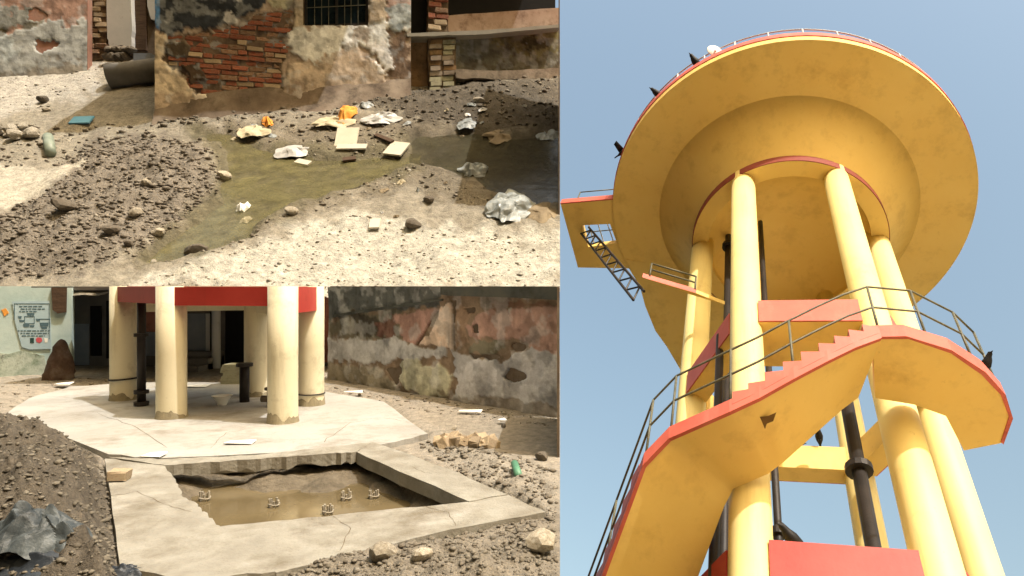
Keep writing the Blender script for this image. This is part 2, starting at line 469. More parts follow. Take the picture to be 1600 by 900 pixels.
def soil_mix(px, py, base, layers, s):
    w = fbm(px/26.0, py/18.0, o=4, s=s)
    c = np.tile(np.array(base[:3]), (px.size, 1))
    for poly, col, soft, ww in layers:
        d = polydist(px, py, poly) + w*soft*1.2
        k = (sstep(-soft, soft, d)*ww)[:, None]
        c = c*(1-k) + np.array(col[:3])*k
    return c

def hill_h(px, py):
    px = np.asarray(px, float); py = np.asarray(py, float)
    x, y, z = hill_plane(px, py)
    d = polydist(px, py, H_HEAP)
    heap = sstep(-12, 60, d)
    wob = 7*fbm(x*1.1, y*1.1, o=4, s=61)
    pud = sstep(-9, 7, polydist(px, py, H_PUD)+wob) + sstep(-9, 7, polydist(px, py, H_WET)+wob)
    pud = np.clip(pud, 0, 1)
    bank = sstep(-15, 30, polydist(px, py, H_BANK))
    topl = sstep(-5, 20, polydist(px, py, H_TOPL))
    patch = sstep(-10, 14, polydist(px, py, H_PATCH))
    big = fbm(x*0.45, y*0.45, o=3, s=3)
    fine = fbm(x*2.6, y*2.6, o=5, s=11)
    rough = np.clip(0.045 + 0.085*heap + 0.03*bank, 0, 1)*(1-0.75*patch)*(1-0.5*topl)
    h = 0.10*big + rough*fine + 0.24*heap*(0.75+0.35*fbm(x*0.9, y*0.9, o=3, s=5)) + 0.10*bank
    return (h + 0.13)*(1-pud) - 0.07*pud + 0.015*fine*pud

def hill_pt(px, py, up=0.0):
    a = np.array([px], float); b = np.array([py], float)
    x, y, z = hill_plane(a, b)
    h = hill_h(a, b)
    return Vector((x[0], y[0], z[0]+h[0]+up))

# ------------------------------------------------------------------ yard relief
Y_SLAB = [(-30,660),(8,648),(45,622),(110,604),(230,597),(400,597),(510,612),(600,628),(668,678),(620,690),(560,699),(250,716),(170,710),(62,668),(20,660)]
Y_HEAPL = [(-80,640),(15,652),(80,678),(140,706),(163,735),(172,800),(188,900),(188,960),(-80,960)]
Y_HEAPR = [(380,960),(440,896),(490,866),(570,842),(700,822),(848,804),(885,770),(885,960)]
Y_RUB = [(655,694),(720,684),(790,708),(885,744),(885,806),(830,798),(790,780),(700,728)]
Y_OUT = [(163,716),(188,886),(300,905),(430,893),(852,800),(790,772),(580,690),(255,716)]
Y_HOLE = [(258,727),(300,790),(318,800),(342,821),(732,783),(640,744),(556,707),(430,716)]
Y_BASIN = [(228,716),(300,800),(340,828),(738,785),(650,742),(572,690),(250,704)]
def yard_h(px, py):
    px = np.asarray(px, float); py = np.asarray(py, float)
    x, y, z = yard_plane(px, py)
    fine = fbm(x*5.0, y*5.0, o=5, s=21)
    hl = sstep(-8, 70, polydist(px, py, Y_HEAPL))
    hr = sstep(-4, 60, polydist(px, py, Y_HEAPR))
    ru = sstep(-6, 34, polydist(px, py, Y_RUB))
    flat = np.clip(sstep(-10, 2, polydist(px, py, Y_SLAB)) + sstep(-6, 2, polydist(px, py, Y_OUT)), 0, 1)
    h = 0.012*fine + hl*(0.30 + 0.09*fine) + 0.16*sstep(20, 150, polydist(px, py, Y_HEAPL)) + hr*(0.055+0.045*fine) + ru*(0.05+0.03*fine)
    h = h*(1-flat) - 0.05*flat
    d = polydist(px, py, Y_BASIN)
    bas = sstep(-1, 9, d)
    deep = sstep(8, 44, d + 16*fbm(x*2.5, y*2.5, o=3, s=33))
    h = h*(1-bas) + bas*(-0.115 - 0.115*deep + 0.02*fine)
    return h

def yard_pt(px, py, up=0.0):
    a = np.array([px], float); b = np.array([py], float)
    x, y, z = yard_plane(a, b)
    return Vector((x[0], y[0], yard_h(a, b)[0]+up))

def grid_ground(name, xs, ys, plane, hfun, colf, m):
    PX, PY = np.meshgrid(xs, ys)
    a, b = PX.ravel(), PY.ravel()
    x, y, z = plane(a, b)
    z = z + hfun(a, b)
    V = np.stack([x, y, z], 1)
    n, k = len(ys), len(xs)
    idx = np.arange(n*k).reshape(n, k)
    Q = np.stack([idx[:-1, :-1], idx[1:, :-1], idx[1:, 1:], idx[:-1, 1:]], -1).reshape(-1, 4)
    me = bigmesh(name, V, Q, m)
    at = me.color_attributes.new('soil', 'FLOAT_COLOR', 'POINT')
    c = np.ones((len(V), 4), np.float32); c[:, :3] = colf(a, b)
    at.data.foreach_set('color', c.ravel())
    o = link(name, me)
    o['kind'] = 'structure'
    return o

H_RIM = [(290,204),(350,212),(440,226),(560,238),(660,232),(660,272),(580,290),(500,322),(440,350),(380,385),(320,415),(230,430),(196,418),(250,372),(330,310),(328,270)]
xs = np.concatenate([np.arange(-90, 875, 2.6), [875.0]])
ys = np.concatenate([np.arange(70, 150, 4.0), np.arange(150, 480, 2.2)])
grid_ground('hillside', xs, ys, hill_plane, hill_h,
    lambda a, b: soil_mix(a, b, c3(176,169,154), [
        (H_TOPL, c3(206,202,193), 8, 1), (H_MUD, c3(145,136,120), 14, 0.9), (H_HEAP, c3(149,141,130), 12, 1),
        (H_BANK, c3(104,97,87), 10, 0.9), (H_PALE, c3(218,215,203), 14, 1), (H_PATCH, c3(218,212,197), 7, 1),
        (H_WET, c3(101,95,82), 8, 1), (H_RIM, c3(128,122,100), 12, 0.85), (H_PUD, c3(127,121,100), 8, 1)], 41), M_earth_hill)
ysY = np.concatenate([np.arange(556, 660, 2.4), np.arange(660, 960, 2.2)])
Y_PITS = [(p[0], p[1]) for p in Y_BASIN]
Y_BACK = [(500,600),(620,610),(885,650),(885,700),(700,690),(640,640)]
grid_ground('yard_ground', xs, ysY, yard_plane, yard_h,
    lambda a, b: soil_mix(a, b, c3(186,177,163), [
        (Y_BACK, c3(181,171,155), 8, 1), (Y_HEAPL, c3(116,108,97), 8, 1), (Y_HEAPR, c3(160,151,137), 8, 1), (Y_RUB, c3(178,170,157), 6, 1),
        (Y_PITS, c3(135,125,109), 3, 1)], 43), M_earth_yard)

# shallow standing water
def sheet(name, poly, pt, m, jag=3.0, n=6, seed=1):
    out = jagged(poly, jag, n, seed)
    vs = [pt(px, py) for px, py in out]
    o = single(name, vs, [tuple(range(len(vs)))], m, kind='structure')
    return o

def jagged(poly, amp, n=5, seed=0):
    r = random.Random(seed); out = []
    for i in range(len(poly)):
        x0, y0 = poly[i]; x1, y1 = poly[(i+1) % len(poly)]
        for k in range(n):
            t = k/n
            j = amp*(0.4 if k == 0 else 1)
            out.append((x0+(x1-x0)*t + r.uniform(-j, j), y0+(y1-y0)*t + r.uniform(-j, j)))
    return out

def hp(px, py, up=0.02):
    x, y, z = hill_plane(px, py)
    return Vector((float(x), float(y), float(z)+up))
def yp(px, py, z=0.0):
    x, y, _ = yard_plane(px, py, z)
    return Vector((float(x), float(y), z))
def grow(poly, k):
    out = []
    n = len(poly); ar = sum(poly[i][0]*poly[(i+1)%n][1]-poly[(i+1)%n][0]*poly[i][1] for i in range(n))
    sg = 1 if ar > 0 else -1
    for i in range(n):
        a, b = poly[i-1], poly[(i+1) % n]; d = math.hypot(b[0]-a[0], b[1]-a[1]) or 1
        out.append((poly[i][0]+sg*(b[1]-a[1])/d*k, poly[i][1]-sg*(b[0]-a[0])/d*k))
    return out
sheet('puddle_water', grow(H_PUD, 7), lambda a, b: hp(a, b, 0.0), M_puddle, 2.5, 6, 3)
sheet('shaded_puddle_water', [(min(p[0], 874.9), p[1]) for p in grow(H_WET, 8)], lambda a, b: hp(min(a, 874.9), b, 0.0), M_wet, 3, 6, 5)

# ================================================================== yard: apron, pit
def slab_from(name, poly, z0, z1, m, jag=0.0, n=1, seed=0, root=None, kind=None, label=None, cat=None, ragz=0.0):
    p = jagged(poly, jag, n, seed) if jag else poly
    bot = [yp(a, b, z1) for a, b in p]
    top = [Vector((v.x, v.y, z1)) for v in bot]
    rz = random.Random(seed+77)
    bot = [Vector((v.x, v.y, z0 - (rz.uniform(0, ragz) if ragz else 0))) for v in bot]
    # image order is clockwise seen from above or not; normals get fixed below
    v, f = prism(bot, top)
    if root is None:
        o = single(name, v, f, m, label, cat, None, kind)
    else:
        o = part(name, v, f, m, root)
    bm = bmesh.new(); bm.from_mesh(o.data); bmesh.ops.recalc_face_normals(bm, faces=bm.faces); bm.to_mesh(o.data); bm.free()
    return o

apron_poly = [(a, b) for a, b in Y_SLAB]
slab_from('concrete_apron', apron_poly, -0.10, 0.028, M_slab, 1.2, 4, 4, kind='structure')

pit = empty('concrete_pit_collar', yp(500, 800, 0.0), 'broken concrete collar around an open muddy water pit', 'pit')
slab_from('collar_slab', [(163,716),(256,726),(276,754),(286,776),(306,786),(319,800),(343,821),(430,893),(300,906),(188,886)], -0.075, 0.034, M_kerb, 2.2, 6, 6, root=pit)
slab_from('collar_slab', [(343,823),(430,814),(560,801),(732,784),(794,773),(852,800),(700,828),(560,862),(432,895)], -0.075, 0.031, M_kerb, 1.2, 5, 7, root=pit)
slab_from('collar_slab', [(733,783),(640,743),(557,706),(582,690),(700,732),(792,772)], -0.07, 0.037, M_kerb, 1.0, 5, 8, root=pit)
slab_from('collar_slab', [(166,714),(256,717),(400,711),(582,691),(556,706),(480,711),(400,717),(258,727)], -0.03, 0.039, M_kerb, 0.7, 10, 9, root=pit, ragz=0.045)
def crack(pts, z, root, w=0.006, seed=0):
    r = random.Random(seed); P = []
    for i in range(len(pts)-1):
        for k in range(6):
            t = k/6; P.append(yp(pts[i][0]+(pts[i+1][0]-pts[i][0])*t + r.uniform(-2,2), pts[i][1]+(pts[i+1][1]-pts[i][1])*t + r.uniform(-.8,.8), z))
    P.append(yp(*pts[-1], z))
    v, f = [], []
    for i, q in enumerate(P):
        d = (P[min(i+1, len(P)-1)]-P[max(i-1, 0)]).normalized(); n = Vector((-d.y, d.x, 0))*w*0.5*r.uniform(0.2, 1)*(1 if i < len(P)-1 else 0.2)
        v += [q+n, q-n]
    for i in range(len(P)-1): f.append((2*i, 2*i+1, 2*i+3, 2*i+2))
    return part('crack', v, f, M_hole, root)
apron_o = bpy.data.objects['concrete_apron']
crack([(60,655),(150,645),(215,668),(262,700)], 0.0295, apron_o, 0.006, 1)
crack([(505,690),(548,660),(600,652),(640,660)], 0.0295, apron_o, 0.006, 2)
crack([(330,700),(352,676),(398,668)], 0.0295, apron_o, 0.005, 3)
crack([(172,775),(215,768),(262,790),(300,800)], 0.0355, pit, 0.006, 4)
crack([(520,806),(548,826),(530,862)], 0.0325, pit, 0.005, 5)
crack([(660,790),(700,800),(712,822)], 0.0325, pit, 0.005, 6)
crack([(640,728),(664,738),(690,740)], 0.0385, pit, 0.005, 7)
# muddy water in the pit
wp = [yp(a, b, -0.19) for a, b in jagged([(268,745),(330,757),(420,752),(500,745),(585,748),(650,770),(760,800),(700,840),(340,872),(270,800)], 2, 4, 2)]
single('pit_water', wp, [tuple(range(len(wp)))], M_pitwater, kind='structure')
# fallen lump of concrete under the right edge
def rock_mesh(name, seed, sub=2, rough=0.35, m=None, flat=0.75):
    bm = bmesh.new(); bmesh.ops.create_icosphere(bm, subdivisions=sub, radius=1.0)
    r = random.Random(seed); off = Vector((r.uniform(0, 50), r.uniform(0, 50), r.uniform(0, 50)))
    co = np.array([v.co[:] for v in bm.verts])
    d = fbm(co[:, 0]*1.2+off.x, co[:, 1]*1.2+off.y, co[:, 2]*1.2+off.z, 3, seed)
    # a few cutting planes give broken facets
    pl = [(Vector((r.gauss(0,1), r.gauss(0,1), r.gauss(0,1))).normalized(), r.uniform(0.55, 0.85)) for _ in range(7)]
    for i, v in enumerate(bm.verts):
        c = v.co * (1 + rough*d[i])
        for n, q in pl:
            e = c.dot(n) - q
            if e > 0: c = c - n*e*0.85
        v.co = Vector((c.x, c.y, c.z*flat))
    zm = min(v.co.z for v in bm.verts)
    for v in bm.verts: v.co.z -= zm + 0.15
    me = bpy.data.meshes.new(name); bm.to_mesh(me); bm.free()
    if m: me.materials.append(m)
    return me
ROCK = [rock_mesh('stone', 100+i, 2, 0.3, M_stone) for i in range(6)]
ROCKD = [rock_mesh('stone', 120+i, 2, 0.25, M_stone_dark) for i in range(3)]
def stone(p, r, label, cat='stone', group=None, dark=False, sx=1.0, sy=1.0, sz=1.0, name='stone', m=None):
    me = random.choice(ROCKD if dark else ROCK)
    if m:
        me = me.copy(); me.materials.clear(); me.materials.append(m)
    o = link(name, me, None, p)
    o.scale = (r*sx, r*sy, r*sz); o.rotation_euler = (random.uniform(-.2,.2), random.uniform(-.2,.2), random.uniform(0, 6.28))
    return tag(o, label, cat, group)
stone(yp(634, 760, -0.1), 0.07, 'pale lump of broken concrete hanging under the pit collar edge', 'rubble', sx=1.3, name='concrete_lump')

# rebar stubs standing in the pit water
for i, (a, b) in enumerate([(320,776),(428,786),(541,775),(584,772),(512,797)]):
    p = yp(a, b+6, -0.19)
    g = []
    for k in range(5):
        t = k*1.256
        q = p + Vector((math.cos(t)*0.03, math.sin(t)*0.03, 0))
        g.append(tube([q - Vector((0,0,0.03)), q + Vector((math.cos(t)*0.004, 0.0, 0.05 + 0.03*random.random()))], 0.009, 6))
    ringp = [p + Vector((math.cos(k*math.pi/6)*0.04, math.sin(k*math.pi/6)*0.04, 0.022 + 0.004*math.sin(k))) for k in range(13)]
    g.append(tube(ringp, 0.006, 6))
    v, f = merge(*g)
    single('rebar_stub', v, f, M_clod_pale, 'muddy tied rebar stub standing in the pit water', 'rebar', 'rebar stubs in the pit')

# ================================================================== yard: foot of the tank staging
BC = [(193,632),(268,660),(442,667),(486,640),(401,626)]
BP = [yp(a, b-8, 0.028) for a, b in BC]
st = empty('tank_staging', Vector((sum(p.x for p in BP)/5, sum(p.y for p in BP)/5, 0.028)),
           'round cream columns tied by red ring beams standing on the concrete apron', 'tower')
def vcyl(p, r, z0, z1, seg=28):
    return tube([(p.x, p.y, z0), (p.x, p.y, z0+0.02), (p.x, p.y, (z0+z1)/2), (p.x, p.y, z1)], r, seg)
CR = 0.157
for p in BP:
    v, f = vcyl(p, CR, 0.0, 1.497)
    part('column', v, f, M_cream, st, smooth=True)
for ci, p in enumerate(BP):
    n_ = 40; vv, ff = [], []
    for k in range(n_):
        t = 2*math.pi*k/n_; hh = 0.05 + 0.05*float(fbm(np.array([math.cos(t)*2+ci*5]), np.array([math.sin(t)*2]), None, 4, 71)[0]) + 0.02*random.random()
        for r_, z_ in ((CR+0.012, 0.026), (CR+0.0025, 0.034 + max(hh, 0.008))):
            vv.append(Vector((p.x+r_*math.cos(t), p.y+r_*math.sin(t), z_)))
    for k in range(n_):
        k2 = (k+1) % n_; ff.append((2*k, 2*k2, 2*k2+1, 2*k+1))
    part('grime_band', vv, ff, M_grime, st)
def beam_between(a, b, z0, z1, w, m, name='ring_beam', trim=0.1, shift=0.0):
    d = (b-a); d.z = 0; L = d.length; d.normalize(); n = Vector((-d.y, d.x, 0))
    if n.y > 0: n = -n
    a2, b2 = a + d*trim + n*shift, b - d*trim + n*shift
    c = [a2+n*w/2, b2+n*w/2, b2-n*w/2, a2-n*w/2]
    v, f = prism([Vector((q.x, q.y, z0)) for q in c], [Vector((q.x, q.y, z1)) for q in c])
    return part(name, v, f, m, st)
beam_between(BP[0], BP[1], 1.30, 1.492, 0.2, M_redbeam)
beam_between(BP[1], BP[2], 1.285, 1.49, 0.2, M_redbeam)
beam_between(BP[2], BP[3], 1.20, 1.491, 0.2, M_redbeam)
hid = Vector((BP[0].x+1.35, BP[0].y+1.0, 0.028))
beam_between(BP[4], hid, 1.10, 1.36, 0.18, M_cream)
beam_between(BP[3], BP[4], 1.14, 1.40, 0.18, M_cream)
beam_between(BP[0], hid, 1.16, 1.41, 0.18, M_cream)
# thin sheet added over the columns to cast the unseen tank's shade
dk = [BP[0], BP[1], BP[2], BP[3], BP[4] + Vector((0.2, 0.5, 0)), hid + Vector((-0.1, 0.6, 0))]
v, f = prism([Vector((q.x, q.y, 1.4935)) for q in dk], [Vector((q.x, q.y, 1.499)) for q in dk])
part('shade_deck', v, f, M_cream, st)
# strap round the first column
p = BP[0]
v, f = tube([p + Vector((math.cos(t)*(CR+0.008), math.sin(t)*(CR+0.008), 0.27+0.01*math.cos(t))) for t in np.linspace(0, 2*math.pi, 25)], 0.012, 6)
part('black_strap', v, f, M_black, st, smooth=True)
p = BP[3]
v, f = tube([p + Vector((math.cos(t)*(CR+0.006), math.sin(t)*(CR+0.006), 0.14)) for t in np.linspace(0, 2*math.pi, 25)], 0.008, 6)
part('black_strap', v, f, M_black, st, smooth=True)

def riser(px, py, r, z1, label, fl, z0=0.028):
    p = yp(px, py, z0)
    e = empty('riser_pipe', p, label, 'pipe')
    v, f = tube([p, p+Vector((0,0,z1-z0))], r, 16); part('pipe_body', v, f, M_black, e, smooth=True)
    for z in fl:
        v, f = tube([p+Vector((0,0,z-z0-0.02)), p+Vector((0,0,z-z0+0.02))], r*1.7, 16); part('flange', v, f, M_black, e)
    return e
riser(221, 634, 0.05, 1.485, 'black flanged riser pipe beside the strapped cream column', [0.06, 0.2, 0.9])
riser(382, 628, 0.06, 0.5, 'short dark pipe stub with wide flange beside rear column', [0.5])
p = yp(424, 636, 0.028)
single('valve_pipe', *merge(tube([p, p+Vector((0,0,0.22))], 0.05, 14), tube([p+Vector((-0.12,0,0.1)), p+Vector((0.14,0,0.1))], 0.04, 12), tube([p+Vector((0,0,0.21)), p+Vector((0,0,0.24))], 0.08, 14)),
       M_stone_dark, 'low dark valve pipe at the foot of the rear column', 'pipe')
# white bowl
p = yp(347, 633, 0.03)
bw = lathe([(0.05, 0.0), (0.075, 0.06), (0.115, 0.115), (0.125, 0.12), (0.11, 0.112), (0.07, 0.055), (0.0, 0.02)], 24)
single('white_bowl', [Vector(q)+p for q in bw[0]], bw[1], M_paper, 'white bowl standing on the apron between the columns', 'bowl', smooth=True)

def card(px, py, w, l, rot, label, cat, name, m, z=0.032, th=0.008, bend=0.02):
    c = yp(px, py, z)
    vs = []
    for k, zz in ((0, 0), (1, th)):
        for (a, b) in ((-1,-1), (1,-1), (1,1), (-1,1)):
            x, y = a*w/2*(1+0.1*random.uniform(-1,1)), b*l/2*(1+0.1*random.uniform(-1,1))
            vs.append(c + Vector((x*math.cos(rot)-y*math.sin(rot), x*math.sin(rot)+y*math.cos(rot), zz + bend*(0.5+0.5*a*b)*0.5)))
    v, f = prism(vs[:4], vs[4:])
    return single(name, v, f, m, label, cat)
card(240, 712, 0.15, 0.16, 0.1, 'square white card lying on the corner of the pit collar', 'paper', 'white_card', M_paper, 0.042)
card(375, 692, 0.24, 0.13, 0.05, 'torn white paper sheet lying on apron in front of columns', 'paper', 'paper_sheet', M_paper, 0.034)
card(100, 600, 0.2, 0.2, 0.3, 'white paper scrap on the ground by the mural wall', 'paper', 'paper_scrap', M_paper, 0.03)
card(308, 604, 0.3, 0.2, 0.1, 'white paper scrap lying behind the front columns', 'paper', 'paper_scrap', M_paper, 0.034)

# ================================================================== walls helper
class Wall:
    """vertical wall plane through two base points"""
    def __init__(self, A, B):
        self.A, self.B = Vector((A.x, A.y, 0)), Vector((B.x, B.y, 0))
        self.d = (self.B-self.A).normalized()
        n = Vector((-self.d.y, self.d.x, 0))
        if n.y > 0: n = -n
        self.n = n                      # towards the viewer
    def pt(self, px, py, off=0.0):
        r = ray(px, py); o = Vector((0, 0, CAMZ))
        t = ((self.A + self.n*off - o).dot(self.n)) / r.dot(self.n)
        return o + r*t
    def patch(self, name, poly, o0, o1, m, root, jag=0.0, n=4, seed=0, smooth=False):
        """prism between two depths; poly is read on the front face"""
        pl = jagged(poly, jag, n, seed) if jag else poly
        fr = [self.pt(a, b, o1) for a, b in pl]
        bk = [q - self.n*(o1-o0) for q in fr]
        for q in bk: q.x = min(q.x, -0.004)
        v, f = prism(bk, fr)
        o = part(name, v, f, m, root)
        bm = bmesh.new(); bm.from_mesh(o.data); bmesh.ops.recalc_face_normals(bm, faces=bm.faces); bm.to_mesh(o.data); bm.free()
        return o
    def block(self, name, u0, u1, z0, z1, o0, o1, m, root):
        c = [self.A + self.d*u + self.n*o for u, o in ((u0,o0),(u1,o0),(u1,o1),(u0,o1))]
        for q in c: q.x = min(q.x, -0.004)
        v, f = prism([Vector((q.x,q.y,z0)) for q in c], [Vector((q.x,q.y,z1)) for q in c])
        o = part(name, v, f, m, root)
        bm = bmesh.new(); bm.from_mesh(o.data); bmesh.ops.recalc_face_normals(bm, faces=bm.faces); bm.to_mesh(o.data); bm.free()
        return o
    def u(self, P):
        return (Vector((P.x, P.y, 0))-self.A).dot(self.d)

def wall_mat(name):
    m = earth_mat(name, 10.0, 0.5, 0.03, 2.2)
    return m
M_wall = wall_mat('weathered_plaster')
def skin(W, root, name, x0, x1, y0, y1, step, base, layers, hole=None, s=0, nz=0.012, warp=1.6, flake=c3(196,202,206,.95)):
    """weathered plaster face: coats of plaster and paint with worn edges and real relief"""
    ax = np.append(np.arange(x0, x1, step), x1); ay = np.append(np.arange(y0, y1, step), y1)
    PX, PY = np.meshgrid(ax, ay); a, b = PX.ravel(), PY.ravel()
    n = np.array(W.n[:]); A_ = np.array(W.A[:])
    r = np.stack([(a-CX)/F, np.ones_like(a), (CY-b)/F], 1); o = np.array([0, 0, CAMZ])
    t = ((A_-o) @ n)/(r @ n)
    P = o + r*t[:, None]
    u = P @ np.array(W.d[:]); z = P[:, 2]
    w = fbm(u*2.2+s, z*2.2, o=5, s=s) + 0.6*fbm(u*9, z*9, o=3, s=s+3)
    c = np.tile(np.array(base[:3]), (a.size, 1)); rel = np.zeros(a.size)
    for poly, col, soft, ww, rl in layers:
        d = polydist(a, b, poly) + w*soft*warp
        sh = max(0.8, soft*0.3)
        k = sstep(-sh, sh, d)*ww
        c = c*(1-k[:, None]) + np.array(col[:3])*k[:, None]
        rel = rel*(1-k) + rl*k
    fl = fbm(u*4.6+70, z*4.6, o=6, s=s+31)
    kf = (sstep(0.12, 0.5, fl)*0.55)[:, None]
    c = c*(1-kf) + (np.array(flake[:3])*0.6 + c*0.4)*kf
    rel = rel + 0.006*kf[:, 0]
    fd = fbm(u*4.3+10, z*4.3, o=6, s=s+37)
    c = c*(1-0.28*sstep(0.15, 0.5, fd))[:, None]
    spots = fbm(u*5+40, z*5, o=4, s=s+9)
    c = c*(1 - 0.35*sstep(0.35, 0.8, spots))[:, None]
    streak = fbm(u*6, z*0.7, o=3, s=s+12)
    c = c*(1 - 0.22*sstep(0.1, 0.8, streak))[:, None]
    rel = rel + nz*fbm(u*3, z*3, o=4, s=s+20) + 0.02
    P = P + n[None]*rel[:, None]
    P[:, 0] = np.minimum(P[:, 0], -0.004)
    k, h = len(ax), len(ay)
    idx = np.arange(k*h).reshape(h, k)
    Q = np.stack([idx[:-1, :-1], idx[1:, :-1], idx[1:, 1:], idx[:-1, 1:]], -1).reshape(-1, 4)
    if hole:
        hx = (a[Q].mean(1) > hole[0]) & (a[Q].mean(1) < hole[1]) & (b[Q].mean(1) > hole[2]) & (b[Q].mean(1) < hole[3])
        Q = Q[~hx]
    P = P - np.array(root_loc(root)[:])
    me = bigmesh(name, P, Q, M_wall)
    at = me.color_attributes.new('soil', 'FLOAT_COLOR', 'POINT')
    cc = np.ones((len(P), 4), np.float32); cc[:, :3] = c[:len(P)]
    at.data.foreach_set('color', cc.ravel())
    return link(name, me, root)

BRK = []
for i in range(5):
    r = random.Random(i)
    bm = bmesh.new(); bmesh.ops.create_cube(bm, size=1.0)
    bmesh.ops.bevel(bm, geom=bm.edges[:], offset=0.1, segments=1, affect='EDGES')
    for q in bm.verts: q.co += Vector((r.uniform(-.07,.07), r.uniform(-.06,.06), r.uniform(-.11,.11)))
    me = bpy.data.meshes.new('brick'); bm.to_mesh(me); bm.free(); BRK.append(me)
def brick_meshes(m):
    o = []
    for b in BRK:
        c = b.copy(); c.materials.append(m); o.append(c)
    return o
BK_RED, BK_STD, BK_TAN = brick_meshes(M_brick_red), brick_meshes(M_brick), brick_meshes(M_brick_tan)
def lay_bricks(W, poly, off, course, length, root, pick, skip=0.04, seed=0, depth=0.16):
    r = random.Random(seed)
    P = [W.pt(a, b, off) for a, b in poly]
    us = [W.u(q) for q in P]; zs = [q.z for q in P]
    uz = list(zip(us, zs))
    base = root_loc(root)
    ang = math.atan2(W.d.y, W.d.x)
    z = min(zs); row = 0; n = 0
    while z < max(zs):
        u = min(us) - (length/2 if row % 2 else 0) - r.uniform(0, 0.05)
        while u < max(us):
            L = length*r.choice([1, 1, 1, 0.55])
            uc, zc = u + L/2, z + course/2
            if polydist(np.array([uc]), np.array([zc]), uz)[0] > 0.0 and r.random() > skip:
                q = W.A + W.d*uc + W.n*(off - depth/2 + 0.02 + r.uniform(-0.025, 0.02)); q.z = zc
                o = link('brick', r.choice(pick(uc, zc, r)), root, q - base)
                o.scale = (L-0.02, depth, course-0.022)
                o.rotation_euler = (r.uniform(-.05,.05), r.uniform(-.05,.05), ang + r.uniform(-.04,.04)); n += 1
            u += L
        z += course; row += 1
    return n

# ================================================================== yard: right weathered wall
A, B = yp(516, 592), yp(874.8, 652)
WR = Wall(A, B)
rw = empty('weathered_wall', (A+B)/2, 'long old yard wall of flaking pink and grey plaster beside the staging', 'wall')
LR = WR.u(B)
WR.block('wall_body', 0, LR, -0.1, 1.497, -0.22, 0.0, M_plaster_stain, rw)
M_plaster_dark = mat('dark_grey_plaster', [c3(66,70,70,.9), c3(92,96,94,.9), c3(108,108,100,.9)], 1.6, bump=0.3, bscale=12, dirt=(c3(50,48,44,.8), 2.5, 0.5, 0.75))  # dark grey tone of the two ledges
M_plaster_rose = mat('rose_plaster', [c3(156,98,82,.9), c3(180,120,102,.9), c3(170,136,120,.9)], 1.6, bump=0.3, bscale=12, dirt=(c3(112,74,60,.8), 3.5, 0.5, 0.78))
M_plaster_pale = mat('pale_pink_plaster', [c3(176,150,132,.8), c3(200,176,160,.8)], 2, bump=0.4, bscale=12, dirt=(c3(130,104,88,.8), 3, 0.48, 0.72))
M_plaster_bge = mat('beige_green_plaster', [c3(150,150,126,.9), c3(182,180,154,.9), c3(160,156,140,.9)], 2.4, bump=0.35, bscale=14, dirt=(c3(112,104,84,.8), 3.5, 0.5, 0.74))
M_ochre = mat('ochre_render', [c3(130,104,72,.9), c3(160,130,96,.9)], 2.2, bump=0.4, bscale=14, dirt=(c3(86,78,52,.8), 3, 0.5, 0.7))
DKH = c3(66,52,40,.8)
